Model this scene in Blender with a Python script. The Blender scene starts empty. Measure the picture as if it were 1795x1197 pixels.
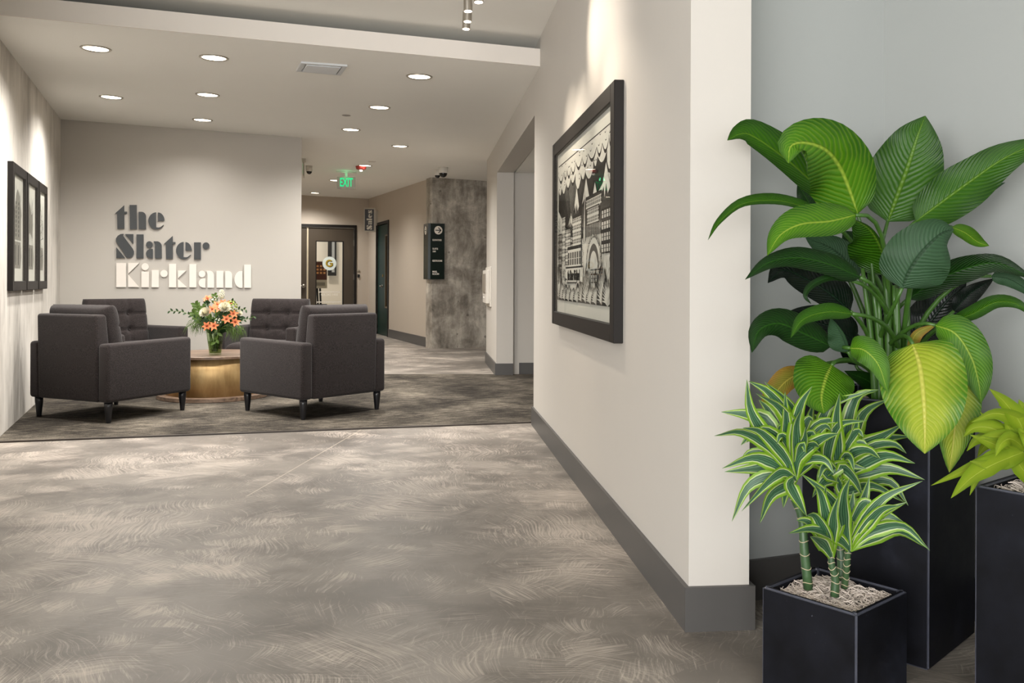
import bpy, bmesh, math, random
from mathutils import Vector, Matrix
from math import sin, cos, pi, radians as R
random.seed(7)
S = bpy.context.scene
C = S.collection

# ------------------------------------------------------------ camera, world, light, exposure
F, CX, CY, ROLL, H = 1560.0, 897.5, 494.0, 0.004, 1.15
cd = bpy.data.cameras.new('camera'); cam = bpy.data.objects.new('camera', cd); C.objects.link(cam)
cd.sensor_width = 36.0; cd.lens = F / 1795 * 36; cd.shift_y = -(598.5 - CY) / 1795
cd.clip_start = 0.02
ca, sa = cos(ROLL), sin(ROLL)
cam.matrix_world = Matrix(((ca, -sa, 0, 0), (0, 0, -1, 0), (sa, ca, 0, H), (0, 0, 0, 1)))
S.camera = cam
S.view_settings.view_transform = 'Standard'; S.view_settings.look = 'None'
S.view_settings.gamma = 1; S.view_settings.use_curve_mapping = False
S.view_settings.exposure = 0.55
S.cycles.max_bounces = 8; S.cycles.diffuse_bounces = 5; S.cycles.transparent_max_bounces = 12
S.cycles.sample_clamp_indirect = 6

W = bpy.data.worlds.new('world'); S.world = W; W.use_nodes = True
bg = W.node_tree.nodes['Background']; bg.inputs[0].default_value = (0.86, 0.93, 1.0, 1); bg.inputs[1].default_value = 0.95

def area(name, loc, target, sx, sy, power, col):
    l = bpy.data.lights.new(name, 'AREA'); l.shape = 'RECTANGLE'; l.size = sx; l.size_y = sy
    l.energy = power; l.color = col
    o = bpy.data.objects.new(name, l); C.objects.link(o); o.location = loc
    o.rotation_euler = (Vector(target) - Vector(loc)).to_track_quat('-Z', 'Y').to_euler(); return o
# daylight coming in through the glazed entrance behind and to the side of the camera
area('entrance_daylight', (-3.1, -4.5, 1.6), (-2.6, 6, 3.6), 6.4, 2.6, 520, (1.0, 0.98, 0.97))
area('side_daylight', (1.9, -2.6, 1.9), (1.2, 3.4, 1.2), 2.2, 2.4, 5, (0.82, 0.92, 1.0))

DOWN_W = 152.0
TRACK_W = 30.0
WARM = (1.0, 0.96, 0.91)

# ------------------------------------------------------------ geometry of the place
def ray(px, py):
    u, w = px - CX, CY - py
    return Vector(((u * ca - w * sa) / F, 1.0, (u * sa + w * ca) / F))
def at(px, py, Y):
    d = ray(px, py); return Vector((d.x * Y, Y, H + d.z * Y))
def hit(px, py, p0, n):
    d = ray(px, py); o = Vector((0, 0, H)); p0 = Vector(p0); n = Vector(n)
    return o + d * ((p0 - o).dot(n) / d.dot(n))
def zc(x, y): return 2.81 - 0.022 * x + 0.011 * (y - 6.8)
CN = Vector((0.022, -0.011, 1.0)); CP = Vector((0, 6.8, 2.81))
def onceil(px, py): return hit(px, py, CP, CN)
def xr(Y): return 0.875 - 0.0975 * Y                     # face of the right wall
LD = Vector((-0.385, 1, 0)).normalized()                 # direction of the left wall and of the hall
GD = Vector((2.615, 1, 0)).normalized()                  # direction of the sign wall
RD = Vector((-0.0975, 1, 0)).normalized()
RN = Vector((-1, -0.0975, 0)).normalized()               # right wall normal, into the room
def xl(Y): return -3.72 - 0.385 * (Y - 6.47)

# ------------------------------------------------------------ mesh helpers
def link(name, me, parent=None, mat=None, smooth=False):
    o = bpy.data.objects.new(name, me); C.objects.link(o)
    if parent: o.parent = parent
    if mat:
        for m in (mat if isinstance(mat, (list, tuple)) else [mat]): me.materials.append(m)
    if smooth:
        for p in me.polygons: p.use_smooth = True
    return o
def obj(name, bm, mat=None, parent=None, smooth=False):
    bmesh.ops.recalc_face_normals(bm, faces=bm.faces) if smooth != 'raw' else None
    me = bpy.data.meshes.new(name); bm.to_mesh(me); bm.free()
    return link(name, me, parent, mat, bool(smooth))
def thing(name, label, cat, loc=(0, 0, 0), rotz=0, group=None):
    o = bpy.data.objects.new(name, None); C.objects.link(o); o.location = loc; o.rotation_euler = (0, 0, rotz)
    o.empty_display_size = 0.1
    o['label'] = label; o['category'] = cat
    if group: o['group'] = group
    return o
def tag(o, label, cat, group=None, kind=None):
    o['label'] = label; o['category'] = cat
    if group: o['group'] = group
    if kind: o['kind'] = kind
    return o
def struct(o): o['kind'] = 'structure'; return o
MIRROR = []
def frame(o, origin, xdir, ydir=None, zdir=(0, 0, 1)):
    """place o so that its local x, y, z run along the given directions"""
    x = Vector(xdir).normalized(); z = Vector(zdir).normalized()
    y = Vector(ydir).normalized() if ydir is not None else z.cross(x)
    if x.cross(y).dot(z) < 0: y = -y; MIRROR.append(o)
    M = Matrix((x, y, z)).transposed().to_4x4(); M.translation = Vector(origin); o.matrix_world = M
def settle_mirrored():
    """things built with local y out of the wall: turn their meshes so the frame stays right-handed"""
    def rec(o):
        for c in o.children:
            c.location.y *= -1
            if c.type == 'MESH': c.data.transform(Matrix.Scale(-1, 4, (0, 1, 0))); c.data.flip_normals()
            rec(c)
    for o in MIRROR: rec(o)
def box(bm, x0, x1, y0, y1, z0, z1, bev=0, seg=3):
    r = bmesh.ops.create_cube(bm, size=1.0)
    vs = r['verts']
    for v in vs:
        v.co = Vector((x0 if v.co.x < 0 else x1, y0 if v.co.y < 0 else y1, z0 if v.co.z < 0 else z1))
    if bev:
        es = list({e for v in vs for e in v.link_edges})
        bmesh.ops.bevel(bm, geom=es, offset=bev, segments=seg, affect='EDGES', profile=0.5)
    return vs
def boxm(*a, **k): bm = bmesh.new(); box(bm, *a, **k); return bm
def prism(bm, poly, z0, z1):
    f0 = (lambda x, y: z0) if not callable(z0) else z0
    f1 = (lambda x, y: z1) if not callable(z1) else z1
    a = [bm.verts.new((p[0], p[1], f0(p[0], p[1]))) for p in poly]
    b = [bm.verts.new((p[0], p[1], f1(p[0], p[1]))) for p in poly]
    n = len(poly)
    bm.faces.new(a[::-1]); bm.faces.new(b)
    for i in range(n): bm.faces.new((a[i], a[(i + 1) % n], b[(i + 1) % n], b[i]))
def prismo(name, poly, z0, z1, mat, parent=None):
    bm = bmesh.new(); prism(bm, poly, z0, z1); return obj(name, bm, mat, parent)
def wallbox(name, a, b, thick, z0, z1, mat, parent=None):
    """wall between plan points a and b; thickness is laid to the right of a->b (positive)"""
    a = Vector((a[0], a[1])); b = Vector((b[0], b[1])); d = (b - a).normalized(); n = Vector((d.y, -d.x)) * thick
    return prismo(name, [a, b, b + n, a + n], z0, z1, mat, parent)
def lathe(bm, prof, n=32, cx=0, cy=0, cap=True):
    rings = []
    for r, z in prof:
        rings.append([bm.verts.new((cx + r * cos(2 * pi * i / n), cy + r * sin(2 * pi * i / n), z)) for i in range(n)])
    for a, b in zip(rings, rings[1:]):
        for i in range(n): bm.faces.new((a[i], a[(i + 1) % n], b[(i + 1) % n], b[i]))
    if cap:
        if prof[0][0] > 1e-5: bm.faces.new(rings[0][::-1])
        if prof[-1][0] > 1e-5: bm.faces.new(rings[-1])
def lathem(prof, n=32): bm = bmesh.new(); lathe(bm, prof, n); return bm
def tube(bm, pts, rad, n=8):
    pts = [Vector(p) for p in pts]
    if not isinstance(rad, (list, tuple)): rad = [rad] * len(pts)
    prev = None; up = Vector((0.13, 0.21, 0.97))
    for i, p in enumerate(pts):
        t = (pts[min(i + 1, len(pts) - 1)] - pts[max(i - 1, 0)]).normalized()
        u = t.cross(up)
        if u.length < 1e-3: u = t.cross(Vector((1, 0, 0)))
        u.normalize(); w = t.cross(u)
        ring = [bm.verts.new(p + (u * cos(2 * pi * k / n) + w * sin(2 * pi * k / n)) * rad[i]) for k in range(n)]
        if prev:
            for k in range(n): bm.faces.new((prev[k], prev[(k + 1) % n], ring[(k + 1) % n], ring[k]))
        else: bm.faces.new(ring[::-1])
        prev = ring
    bm.faces.new(prev)
def tubem(pts, rad, n=8): bm = bmesh.new(); tube(bm, pts, rad, n); return bm
def catmull(P, m):
    P = [Vector(p) for p in P]
    if len(P) == 2: return [P[0].lerp(P[1], i / (m - 1)) for i in range(m)]
    Q = [P[0] * 2 - P[1]] + P + [P[-1] * 2 - P[-2]]
    out = []; k = len(P) - 1
    for i in range(m):
        s = i / (m - 1) * k; j = min(int(s), k - 1); t = s - j
        a, b, c, d = Q[j:j + 4]
        out.append(0.5 * ((2 * b) + (c - a) * t + (2 * a - 5 * b + 4 * c - d) * t * t + (-a + 3 * b - 3 * c + d) * t ** 3))
    return out
def polyplate(bm, polys, fmap, d0, d1, mi=0):
    """flat outlines extruded between offsets d0 and d1; fmap(u, v, d) gives the point"""
    for poly in polys:
        a = [bm.verts.new(fmap(u, v, d0)) for u, v in poly]
        b = [bm.verts.new(fmap(u, v, d1)) for u, v in poly]
        n = len(poly)
        fs = [bm.faces.new(b), bm.faces.new(a[::-1])]
        for i in range(n): fs.append(bm.faces.new((a[i], a[(i + 1) % n], b[(i + 1) % n], b[i])))
        for f in fs: f.material_index = mi

# ------------------------------------------------------------ materials
def srgb(h):
    v = [int(h[i:i + 2], 16) / 255 for i in (0, 2, 4)]
    return tuple(c / 12.92 if c <= 0.04045 else ((c + 0.055) / 1.055) ** 2.4 for c in v) + (1,)
class M:
    def __init__(s, name, rough=0.5, metal=0, spec=0.5):
        s.m = bpy.data.materials.new(name); s.m.use_nodes = True; s.nt = s.m.node_tree; s.N = s.nt.nodes
        s.b = s.N['Principled BSDF']; s.b.inputs['Roughness'].default_value = rough
        s.b.inputs['Metallic'].default_value = metal; s.b.inputs['Specular IOR Level'].default_value = spec
    def node(s, t, **k):
        n = s.N.new(t)
        for a, v in k.items():
            if a.startswith('i_'): s.set(n.inputs[int(a[2:]) if a[2:].isdigit() else a[2:]], v)
            else: setattr(n, a, v)
        return n
    def set(s, inp, v):
        if isinstance(v, bpy.types.NodeSocket): s.nt.links.new(v, inp)
        else: inp.default_value = v
    def math(s, op, a, b=0.0, c=None, clamp=False):
        n = s.N.new('ShaderNodeMath'); n.operation = op; n.use_clamp = clamp
        s.set(n.inputs[0], a); s.set(n.inputs[1], b)
        if c is not None: s.set(n.inputs[2], c)
        return n.outputs[0]
    def coords(s, kind='Object', scale=(1, 1, 1), rot=(0, 0, 0)):
        t = s.N.new('ShaderNodeTexCoord'); mp = s.N.new('ShaderNodeMapping')
        s.nt.links.new(t.outputs[kind], mp.inputs[0]); mp.inputs['Scale'].default_value = scale; mp.inputs['Rotation'].default_value = rot
        return mp.outputs[0]
    def noise(s, vec, scale, detail=4, rough=0.5, dist=0, out=0):
        n = s.node('ShaderNodeTexNoise'); s.set(n.inputs['Vector'], vec); s.set(n.inputs['Scale'], scale)
        n.inputs['Detail'].default_value = detail; n.inputs['Roughness'].default_value = rough; n.inputs['Distortion'].default_value = dist
        return n.outputs[out]
    def ramp(s, fac, stops, interp='LINEAR'):
        n = s.node('ShaderNodeValToRGB'); s.set(n.inputs[0], fac); n.color_ramp.interpolation = interp
        el = n.color_ramp.elements
        while len(el) < len(stops): el.new(0.5)
        for e, (p, c) in zip(el, stops):
            e.position = p; e.color = c if isinstance(c, tuple) else (c, c, c, 1)
        return n.outputs[0]
    def mix(s, fac, a, b, mode='MIX'):
        n = s.node('ShaderNodeMix'); n.data_type = 'RGBA'; n.blend_type = mode
        s.set(n.inputs[0], fac); s.set(n.inputs[6], a); s.set(n.inputs[7], b); return n.outputs[2]
    def smooth(s, v, a, b):
        n = s.node('ShaderNodeMapRange'); n.interpolation_type = 'SMOOTHSTEP'
        s.set(n.inputs[0], v); s.set(n.inputs[1], a); s.set(n.inputs[2], b); return n.outputs[0]
    def color(s, v): s.set(s.b.inputs['Base Color'], v); return s
    def bump(s, h, strength=0.3, dist=0.01):
        n = s.node('ShaderNodeBump'); s.set(n.inputs['Height'], h); n.inputs['Strength'].default_value = strength
        n.inputs['Distance'].default_value = dist; s.nt.links.new(n.outputs[0], s.b.inputs['Normal']); return s
def plain(name, col, rough=0.5, metal=0, spec=0.5, var=0.06, vs=6.0, bump=0):
    m = M(name, rough, metal, spec); v = m.noise(m.coords(), vs, 3)
    f = m.math('MULTIPLY_ADD', v, var * 2, 1 - var)
    mm = m.node('ShaderNodeVectorMath', operation='SCALE'); mm.inputs[0].default_value = col[:3]; m.set(mm.inputs['Scale'], f)
    m.color(mm.outputs[0])
    if bump: m.bump(m.noise(m.coords(), vs * 12, 3), bump, 0.003)
    return m.m
def emit(name, col, s):
    m = M(name); m.b.inputs['Emission Color'].default_value = col; m.b.inputs['Emission Strength'].default_value = s
    m.b.inputs['Base Color'].default_value = col; return m.m

paint = plain('warm_grey_paint', srgb('c1bcb4'), 0.55, 0, 0.35, 0.015, 3, 0.05)
paint_hall = plain('warm_beige_paint', srgb('bdb2a4'), 0.5, 0, 0.4, 0.015, 3, 0.05)
paint_niche = plain('pale_grey_paint', srgb('a3a6a3'), 0.5, 0, 0.4, 0.015, 3, 0.05)
paint_ceiling = plain('ceiling_paint', srgb('f2f1ec'), 0.8, 0, 0.2, 0.015, 2, 0.03)
paint_beam = plain('soffit_paint', srgb('e2dcd4'), 0.7, 0, 0.2, 0.01, 2)
base_paint = plain('baseboard_grey', srgb('4d4b49'), 0.42, 0, 0.5, 0.04, 5)
black_frame = plain('dark_bronze_wood', srgb('191512'), 0.5, 0, 0.3, 0.1, 14)
white_paper = plain('white_mat_board', srgb('c3bfb8'), 0.8, 0, 0.2, 0.02, 5)
ink = plain('black_ink', srgb('1f1c1b'), 0.7, 0, 0.2, 0.15, 30)
ink_grey = plain('grey_ink', srgb('77736c'), 0.7, 0, 0.2, 0.2, 30)
legmat = plain('black_lacquered_wood', srgb('16161a'), 0.28, 0, 0.6, 0.1, 10)
white_plastic = plain('white_plastic', srgb('d6d1c8'), 0.4, 0, 0.5, 0.02)
black_gloss = plain('black_gloss_plastic', srgb('0a0a0a'), 0.1, 0, 0.6, 0.05)
steel = plain('brushed_nickel', srgb('b8b2a8'), 0.28, 1, 0.5, 0.06, 20)
red_plastic = plain('red_plastic', srgb('a03a35'), 0.4)
door_brown = plain('dark_brown_door', srgb('453c31'), 0.38, 0, 0.5, 0.06, 3)
door_green = plain('dark_green_door', srgb('0c2a22'), 0.4, 0, 0.3, 0.06, 3)
sign_dark = plain('blackened_steel', srgb('47494a'), 0.42, 0.35, 0.5, 0.12, 7)
sign_white = plain('white_sign_face', srgb('efe8df'), 0.45, 0, 0.4, 0.01)
sign_green = plain('black_green_sign', srgb('06170f'), 0.22, 0, 0.6, 0.1)
charcoal_sign = plain('charcoal_sign', srgb('2e2b2d'), 0.4)
vent_paint = plain('vent_white', srgb('cdd0d2'), 0.5)
lamp_glow = emit('lamp_glow', (1.0, 0.86, 0.66, 1), 9)
spot_glow = emit('spot_glow', (1.0, 0.8, 0.62, 1), 14)
exit_glow = emit('exit_glow', (0.01, 0.55, 0.2, 1), 0.8)
strobe_glow = emit('strobe_glow', (1.0, 0.93, 0.8, 1), 1.0)
poster_mat = plain('poster_cream', srgb('c9bda8'), 0.6)

def glass(name, tint=(1, 1, 1, 1), refl=1.0, rough=0.0):
    m = M(name); m.N.remove(m.b); out = m.N['Material Output']
    t = m.node('ShaderNodeBsdfTransparent'); t.inputs[0].default_value = tint
    g = m.node('ShaderNodeBsdfGlossy'); g.inputs['Roughness'].default_value = rough
    fr = m.node('ShaderNodeFresnel'); fr.inputs[0].default_value = 1.45
    mx = m.node('ShaderNodeMixShader'); m.set(mx.inputs[0], m.math('MULTIPLY', fr.outputs[0], refl))
    ge = m.node('ShaderNodeNewGeometry')   # the far face of a pane adds no second mirror
    m.set(mx.inputs[0], m.math('MULTIPLY', m.math('MULTIPLY', fr.outputs[0], refl), m.math('SUBTRACT', 1.0, ge.outputs['Backfacing'])))
    m.nt.links.new(t.outputs[0], mx.inputs[1]); m.nt.links.new(g.outputs[0], mx.inputs[2])
    m.nt.links.new(mx.outputs[0], out.inputs[0]); return m.m
clear_glass = glass('clear_glass', (0.97, 0.98, 0.97, 1), 0.35)
vase_glass = glass('vase_glass', (0.82, 0.88, 0.76, 1), 1.2)
water_mat = glass('vase_water', (0.62, 0.70, 0.46, 1), 0.6)

def make_fabric():
    m = M('charcoal_wool', 0.92, 0, 0.15); c = m.coords()
    a = m.noise(c, 260, 2, 0.6); b = m.noise(c, 9, 3)
    col = m.mix(m.smooth(a, 0.36, 0.66), srgb('171414'), srgb('433c3b'))
    col = m.mix(m.math('MULTIPLY', b, 0.5), col, srgb('272120')); m.color(col)
    m.b.inputs['Sheen Weight'].default_value = 0.12; m.b.inputs['Sheen Roughness'].default_value = 0.5
    m.bump(a, 0.35, 0.002); return m.m
fabric = make_fabric()

def make_floor():
    m = M('troweled_concrete', 0.36, 0, 0.45)
    c = m.coords()
    big = m.noise(c, 0.7, 4, 0.55)
    base = m.mix(m.smooth(big, 0.34, 0.66), srgb('6a645d'), srgb('8c857c'))
    mot = m.noise(c, 3.0, 6, 0.65)
    base = m.mix(m.math('MULTIPLY', m.smooth(mot, 0.42, 0.66), 0.7), base, srgb('5d5750'))
    col = base; hsum = None
    for k, (sc, rot, lo, hi) in enumerate(((1.7, 0.3, 0.46, 0.84), (2.7, 1.7, 0.46, 0.84), (4.2, 0.9, 0.47, 0.84), (6.5, 2.3, 0.50, 0.86))):
        cc = m.coords(rot=(0, 0, rot * 2), scale=(1, 1.25, 1))
        wob = m.node('ShaderNodeTexNoise'); m.set(wob.inputs['Vector'], cc); wob.inputs['Scale'].default_value = 1.3
        ad = m.node('ShaderNodeVectorMath', operation='MULTIPLY_ADD'); m.set(ad.inputs[0], wob.outputs['Color'])
        ad.inputs[1].default_value = (0.5, 0.5, 0); m.set(ad.inputs[2], cc)
        vo = m.node('ShaderNodeTexVoronoi', feature='F1'); m.set(vo.inputs['Vector'], ad.outputs[0]); vo.inputs['Scale'].default_value = sc
        sep = m.node('ShaderNodeSeparateColor'); m.set(sep.inputs[0], vo.outputs['Color'])
        vr = m.node('ShaderNodeVectorRotate', rotation_type='Z_AXIS'); m.set(vr.inputs['Vector'], ad.outputs[0])
        bend = m.math('MULTIPLY_ADD', sep.outputs[0], 1.7, -0.5)
        m.set(vr.inputs['Angle'], bend)
        st = m.node('ShaderNodeVectorMath', operation='MULTIPLY_ADD'); m.set(st.inputs[0], vr.outputs[0]); st.inputs[1].default_value = (4.5, 110, 1); wv = m.node('ShaderNodeVectorMath', operation='MULTIPLY'); m.set(wv.inputs[0], m.noise(cc, 2.2, 1, out=1)); wv.inputs[1].default_value = (0, 4, 0); m.set(st.inputs[2], wv.outputs[0])
        streak = m.noise(st.outputs[0], 1.0, 7, 0.75)
        edge = m.math('SUBTRACT', 0.13, m.math('MULTIPLY', m.math('POWER', vo.outputs['Distance'], 1.0), 0.42))
        v = m.math('ADD', m.math('MULTIPLY_ADD', m.math('SUBTRACT', streak, 0.5), 1.7, 0.5), edge)
        v = m.math('ADD', v, m.math('MULTIPLY', m.math('SUBTRACT', sep.outputs[1], 0.5), 0.34))
        v = m.math('ADD', v, m.math('MULTIPLY', m.math('SUBTRACT', big, 0.5), 0.4))
        msk = m.smooth(v, lo, hi)
        msk = m.math('MULTIPLY', msk, (0.6, 0.55, 0.5, 0.45)[k])
        col = m.mix(msk, col, srgb('cfc3b6')); hsum = msk if hsum is None else m.math('MAXIMUM', hsum, msk)
    sp = m.noise(c, 46, 4, 0.7)
    col = m.mix(m.math('MULTIPLY', m.smooth(sp, 0.63, 0.78), 0.35), col, srgb('4a443e'))
    # fine saw cut running diagonally across the slab
    p0, p1 = hit(633, 753, (0, 0, 0), (0, 0, 1)), hit(432, 870, (0, 0, 0), (0, 0, 1))
    d = (p1 - p0); L = d.length; d.normalize()
    g = m.node('ShaderNodeNewGeometry'); su = m.node('ShaderNodeVectorMath', operation='SUBTRACT'); m.set(su.inputs[0], g.outputs['Position']); su.inputs[1].default_value = p0
    d1 = m.node('ShaderNodeVectorMath', operation='DOT_PRODUCT'); m.set(d1.inputs[0], su.outputs[0]); d1.inputs[1].default_value = (-d.y, d.x, 0)
    d2 = m.node('ShaderNodeVectorMath', operation='DOT_PRODUCT'); m.set(d2.inputs[0], su.outputs[0]); d2.inputs[1].default_value = d
    ln = m.math('LESS_THAN', m.math('ABSOLUTE', d1.outputs['Value']), 0.004)
    ln = m.math('MULTIPLY', ln, m.math('GREATER_THAN', d2.outputs['Value'], 0.0)); ln = m.math('MULTIPLY', ln, m.math('LESS_THAN', d2.outputs['Value'], L))
    col = m.mix(m.math('MULTIPLY', ln, 0.45), col, srgb('cfc2b0'))
    m.color(col)
    m.set(m.b.inputs['Roughness'], m.math('MULTIPLY_ADD', hsum, 0.2, 0.42))
    m.bump(hsum, 0.08, 0.003); return m.m
floor_mat = make_floor()

def make_carpet():
    m = M('striated_carpet', 0.95, 0, 0.1)
    c = m.coords(rot=(0, 0, -0.28))
    s1 = m.node('ShaderNodeVectorMath', operation='MULTIPLY'); m.set(s1.inputs[0], c); s1.inputs[1].default_value = (6.5, 64, 1)
    a = m.noise(s1.outputs[0], 1.0, 6, 0.72, 0.4); b = m.noise(c, 1.6, 3); f = m.noise(c, 170, 2)
    v = m.math('ADD', a, m.math('MULTIPLY', m.math('SUBTRACT', b, 0.5), 0.45)); v = m.math('ADD', v, m.math('MULTIPLY', m.math('SUBTRACT', f, 0.5), 0.28))
    col = m.ramp(v, [(0.34, srgb('1d1a18')), (0.46, srgb('38342f')), (0.56, srgb('5b554c')), (0.70, srgb('8c8376'))]); m.color(col)
    m.bump(f, 0.5, 0.004); return m.m
carpet_mat = make_carpet()

def make_board_concrete():
    m = M('pale_board_concrete', 0.8, 0, 0.25)
    c = m.coords(scale=(1, 1, 0.16)); a = m.noise(c, 12, 8, 0.7, 1.2); b = m.noise(m.coords(scale=(1, 1, 0.5)), 1.6, 4)
    v = m.math('MULTIPLY_ADD', a, 0.34, m.math('MULTIPLY', b, 0.66))
    col = m.ramp(v, [(0.34, srgb('96918a')), (0.43, srgb('bab5ad')), (0.53, srgb('d3cec6')), (0.64, srgb('e2ddd5'))])
    k = m.noise(m.coords(scale=(1, 1, 0.35)), 34, 4, 0.7); col = m.mix(m.math('MULTIPLY', m.smooth(k, 0.64, 0.76), 0.5), col, srgb('6a625a'))
    # fine tie-line down the boards
    w = m.node('ShaderNodeTexWave', wave_type='BANDS', bands_direction='Y'); m.set(w.inputs['Vector'], m.coords()); w.inputs['Scale'].default_value = 0.85
    col = m.mix(m.math('MULTIPLY', m.smooth(w.outputs['Fac'], 0.996, 1.0), 0.4), col, srgb('857c72'))
    m.color(col); m.bump(v, 0.06, 0.005); return m.m
board_concrete = make_board_concrete()

def make_column_concrete():
    m = M('mottled_column_concrete', 0.6, 0, 0.4)
    c = m.coords(); a = m.noise(c, 2.2, 9, 0.72, 0.5); b = m.noise(m.coords(scale=(1, 1, 0.25)), 5, 6, 0.7)
    v = m.math('MULTIPLY_ADD', a, 0.6, m.math('MULTIPLY', b, 0.4))
    col = m.ramp(v, [(0.36, srgb('5e5850')), (0.45, srgb('8a8379')), (0.52, srgb('a8a196')), (0.61, srgb('cfc8bc'))])
    vo = m.node('ShaderNodeTexVoronoi'); m.set(vo.inputs['Vector'], c); vo.inputs['Scale'].default_value = 6.5; vo.inputs['Randomness'].default_value = 1
    sp = m.node('ShaderNodeSeparateColor'); m.set(sp.inputs[0], vo.outputs['Color'])
    pit = m.math('LESS_THAN', vo.outputs['Distance'], m.math('MULTIPLY', m.math('SUBTRACT', sp.outputs[0], 0.55), 0.36))
    col = m.mix(m.math('MULTIPLY', pit, 0.55), col, srgb('3d3832'))
    m.color(col); m.bump(v, 0.4, 0.01); return m.m
column_concrete = make_column_concrete()

def make_brass():
    m = M('aged_brass', 0.5, 0.55, 0.5); c = m.coords()
    a = m.noise(m.coords(scale=(1, 1, 0.3)), 5, 5, 0.6)
    m.color(m.ramp(a, [(0.35, srgb('9a7b4c')), (0.55, srgb('c6a572')), (0.7, srgb('d8bd8c'))]))
    m.set(m.b.inputs['Roughness'], m.math('MULTIPLY_ADD', a, 0.2, 0.36)); return m.m
brass = make_brass()
def make_wood():
    m = M('worn_walnut', 0.45, 0, 0.5); c = m.coords(rot=(0, 0, 0.5), scale=(1.2, 14, 8))
    a = m.noise(c, 2.0, 6, 0.6, 0.8); b = m.noise(m.coords(), 5, 3)
    m.color(m.mix(m.math('MULTIPLY', b, 0.5), m.ramp(a, [(0.35, srgb('3f3027')), (0.5, srgb('6a5546')), (0.68, srgb('8d7763'))]), srgb('7b6857'))); return m.m
wood = make_wood()
def make_planter():
    m = M('black_fibre_clay', 0.5, 0, 0.16); c = m.coords(); a = m.noise(c, 3.5, 6, 0.65); s = m.noise(c, 60, 3, 0.7)
    col = m.ramp(a, [(0.35, srgb('09090c')), (0.55, srgb('111218')), (0.72, srgb('20222b'))])
    col = m.mix(m.math('MULTIPLY', m.smooth(s, 0.70, 0.78), 0.45), col, srgb('5d606b'))
    m.color(col); m.set(m.b.inputs['Roughness'], m.math('MULTIPLY_ADD', a, 0.4, 0.35)); m.bump(a, 0.1, 0.01); return m.m
planter_mat = make_planter()
planter_edge = plain('planter_edge_highlight', srgb('3b3d47'), 0.35, 0, 0.8, 0.5, 25)  # lighter colour on the bevels paints in the edge highlight
moss_mat = plain('dried_moss', srgb('c9bdb2'), 0.9, 0, 0.2, 0.3, 30)
soil_mat = plain('dark_soil', srgb('2a2420'), 0.95, 0, 0.2, 0.3, 40)

def leaf_mat(name, c_mid, c_edge, c_vein, veins=21.0, rough=0.4, slant=1.9, vein_amt=0.2, trans=0.1):
    m = M(name, rough, 0, 0.26)
    uv = m.node('ShaderNodeTexCoord'); sp = m.node('ShaderNodeSeparateXYZ'); m.set(sp.inputs[0], uv.outputs['UV'])
    u = sp.outputs[0]; v = m.math('ABSOLUTE', m.math('SUBTRACT', sp.outputs[1], 0.5)); v = m.math('MULTIPLY', v, 2.0)
    nz = m.noise(m.coords(), 11, 4)
    ph = m.math('SUBTRACT', m.math('MULTIPLY', u, veins), m.math('MULTIPLY', m.math('POWER', v, 1.25), slant * 3.0))
    ph = m.math('ADD', ph, m.math('MULTIPLY', nz, 1.5))
    w = m.math('SINE', m.math('MULTIPLY', ph, 6.283)); w01 = m.math('MULTIPLY_ADD', w, 0.5, 0.5)
    col = m.mix(m.smooth(m.math('ADD', v, m.math('MULTIPLY', m.math('SUBTRACT', nz, 0.5), 0.8)), 0.25, 1.0), c_mid, c_edge)
    col = m.mix(m.math('MULTIPLY', m.math('POWER', w01, 3.0), vein_amt), col, c_vein)
    rib = m.smooth(v, 0.075, 0.02); col = m.mix(m.math('MULTIPLY', rib, 0.8), col, c_vein)
    m.color(col)
    hh = m.math('ADD', m.math('MULTIPLY', w01, -0.6), m.math('MULTIPLY', rib, -1.2)); m.bump(hh, 0.5, 0.006)
    m.b.inputs['Subsurface Weight'].default_value = 0.0
    m.b.inputs['Coat Weight'].default_value = 0.05; m.b.inputs['Coat Roughness'].default_value = 0.3
    out = m.N['Material Output']; tl = m.node('ShaderNodeBsdfTranslucent'); m.set(tl.inputs[0], col)
    mx = m.node('ShaderNodeMixShader'); mx.inputs[0].default_value = trans
    m.nt.links.new(m.b.outputs[0], mx.inputs[1]); m.nt.links.new(tl.outputs[0], mx.inputs[2]); m.nt.links.new(mx.outputs[0], out.inputs[0])
    return m.m
LM = {
 'mid': leaf_mat('leaf_mid_green', srgb('275203'), srgb('163b02'), srgb('55781a')),
 'dark': leaf_mat('leaf_dark_green', srgb('0d2e04'), srgb('071e03'), srgb('255010'), vein_amt=0.3),
 'deep': leaf_mat('leaf_glossy_blackish_green', srgb('041008'), srgb('030a04'), srgb('0b2212'), rough=0.2, vein_amt=0.25),
 'bright': leaf_mat('leaf_bright_green', srgb('3f6e08'), srgb('245003'), srgb('8ba236')),
 'yellow': leaf_mat('leaf_yellow_green', srgb('8a9a26'), srgb('386808'), srgb('b8b654')),
 'under': leaf_mat('leaf_grey_underside', srgb('314e33'), srgb('284428'), srgb('19331b'), rough=0.55, vein_amt=0.4),
 'olive': leaf_mat('leaf_browning_olive', srgb('6d6a22'), srgb('7a5a1e'), srgb('a59a3c')),
 'lime': leaf_mat('leaf_lime', srgb('8ba324'), srgb('759418'), srgb('a8b846'), veins=3, slant=5.0, vein_amt=0.25, trans=0.25),
}
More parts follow.
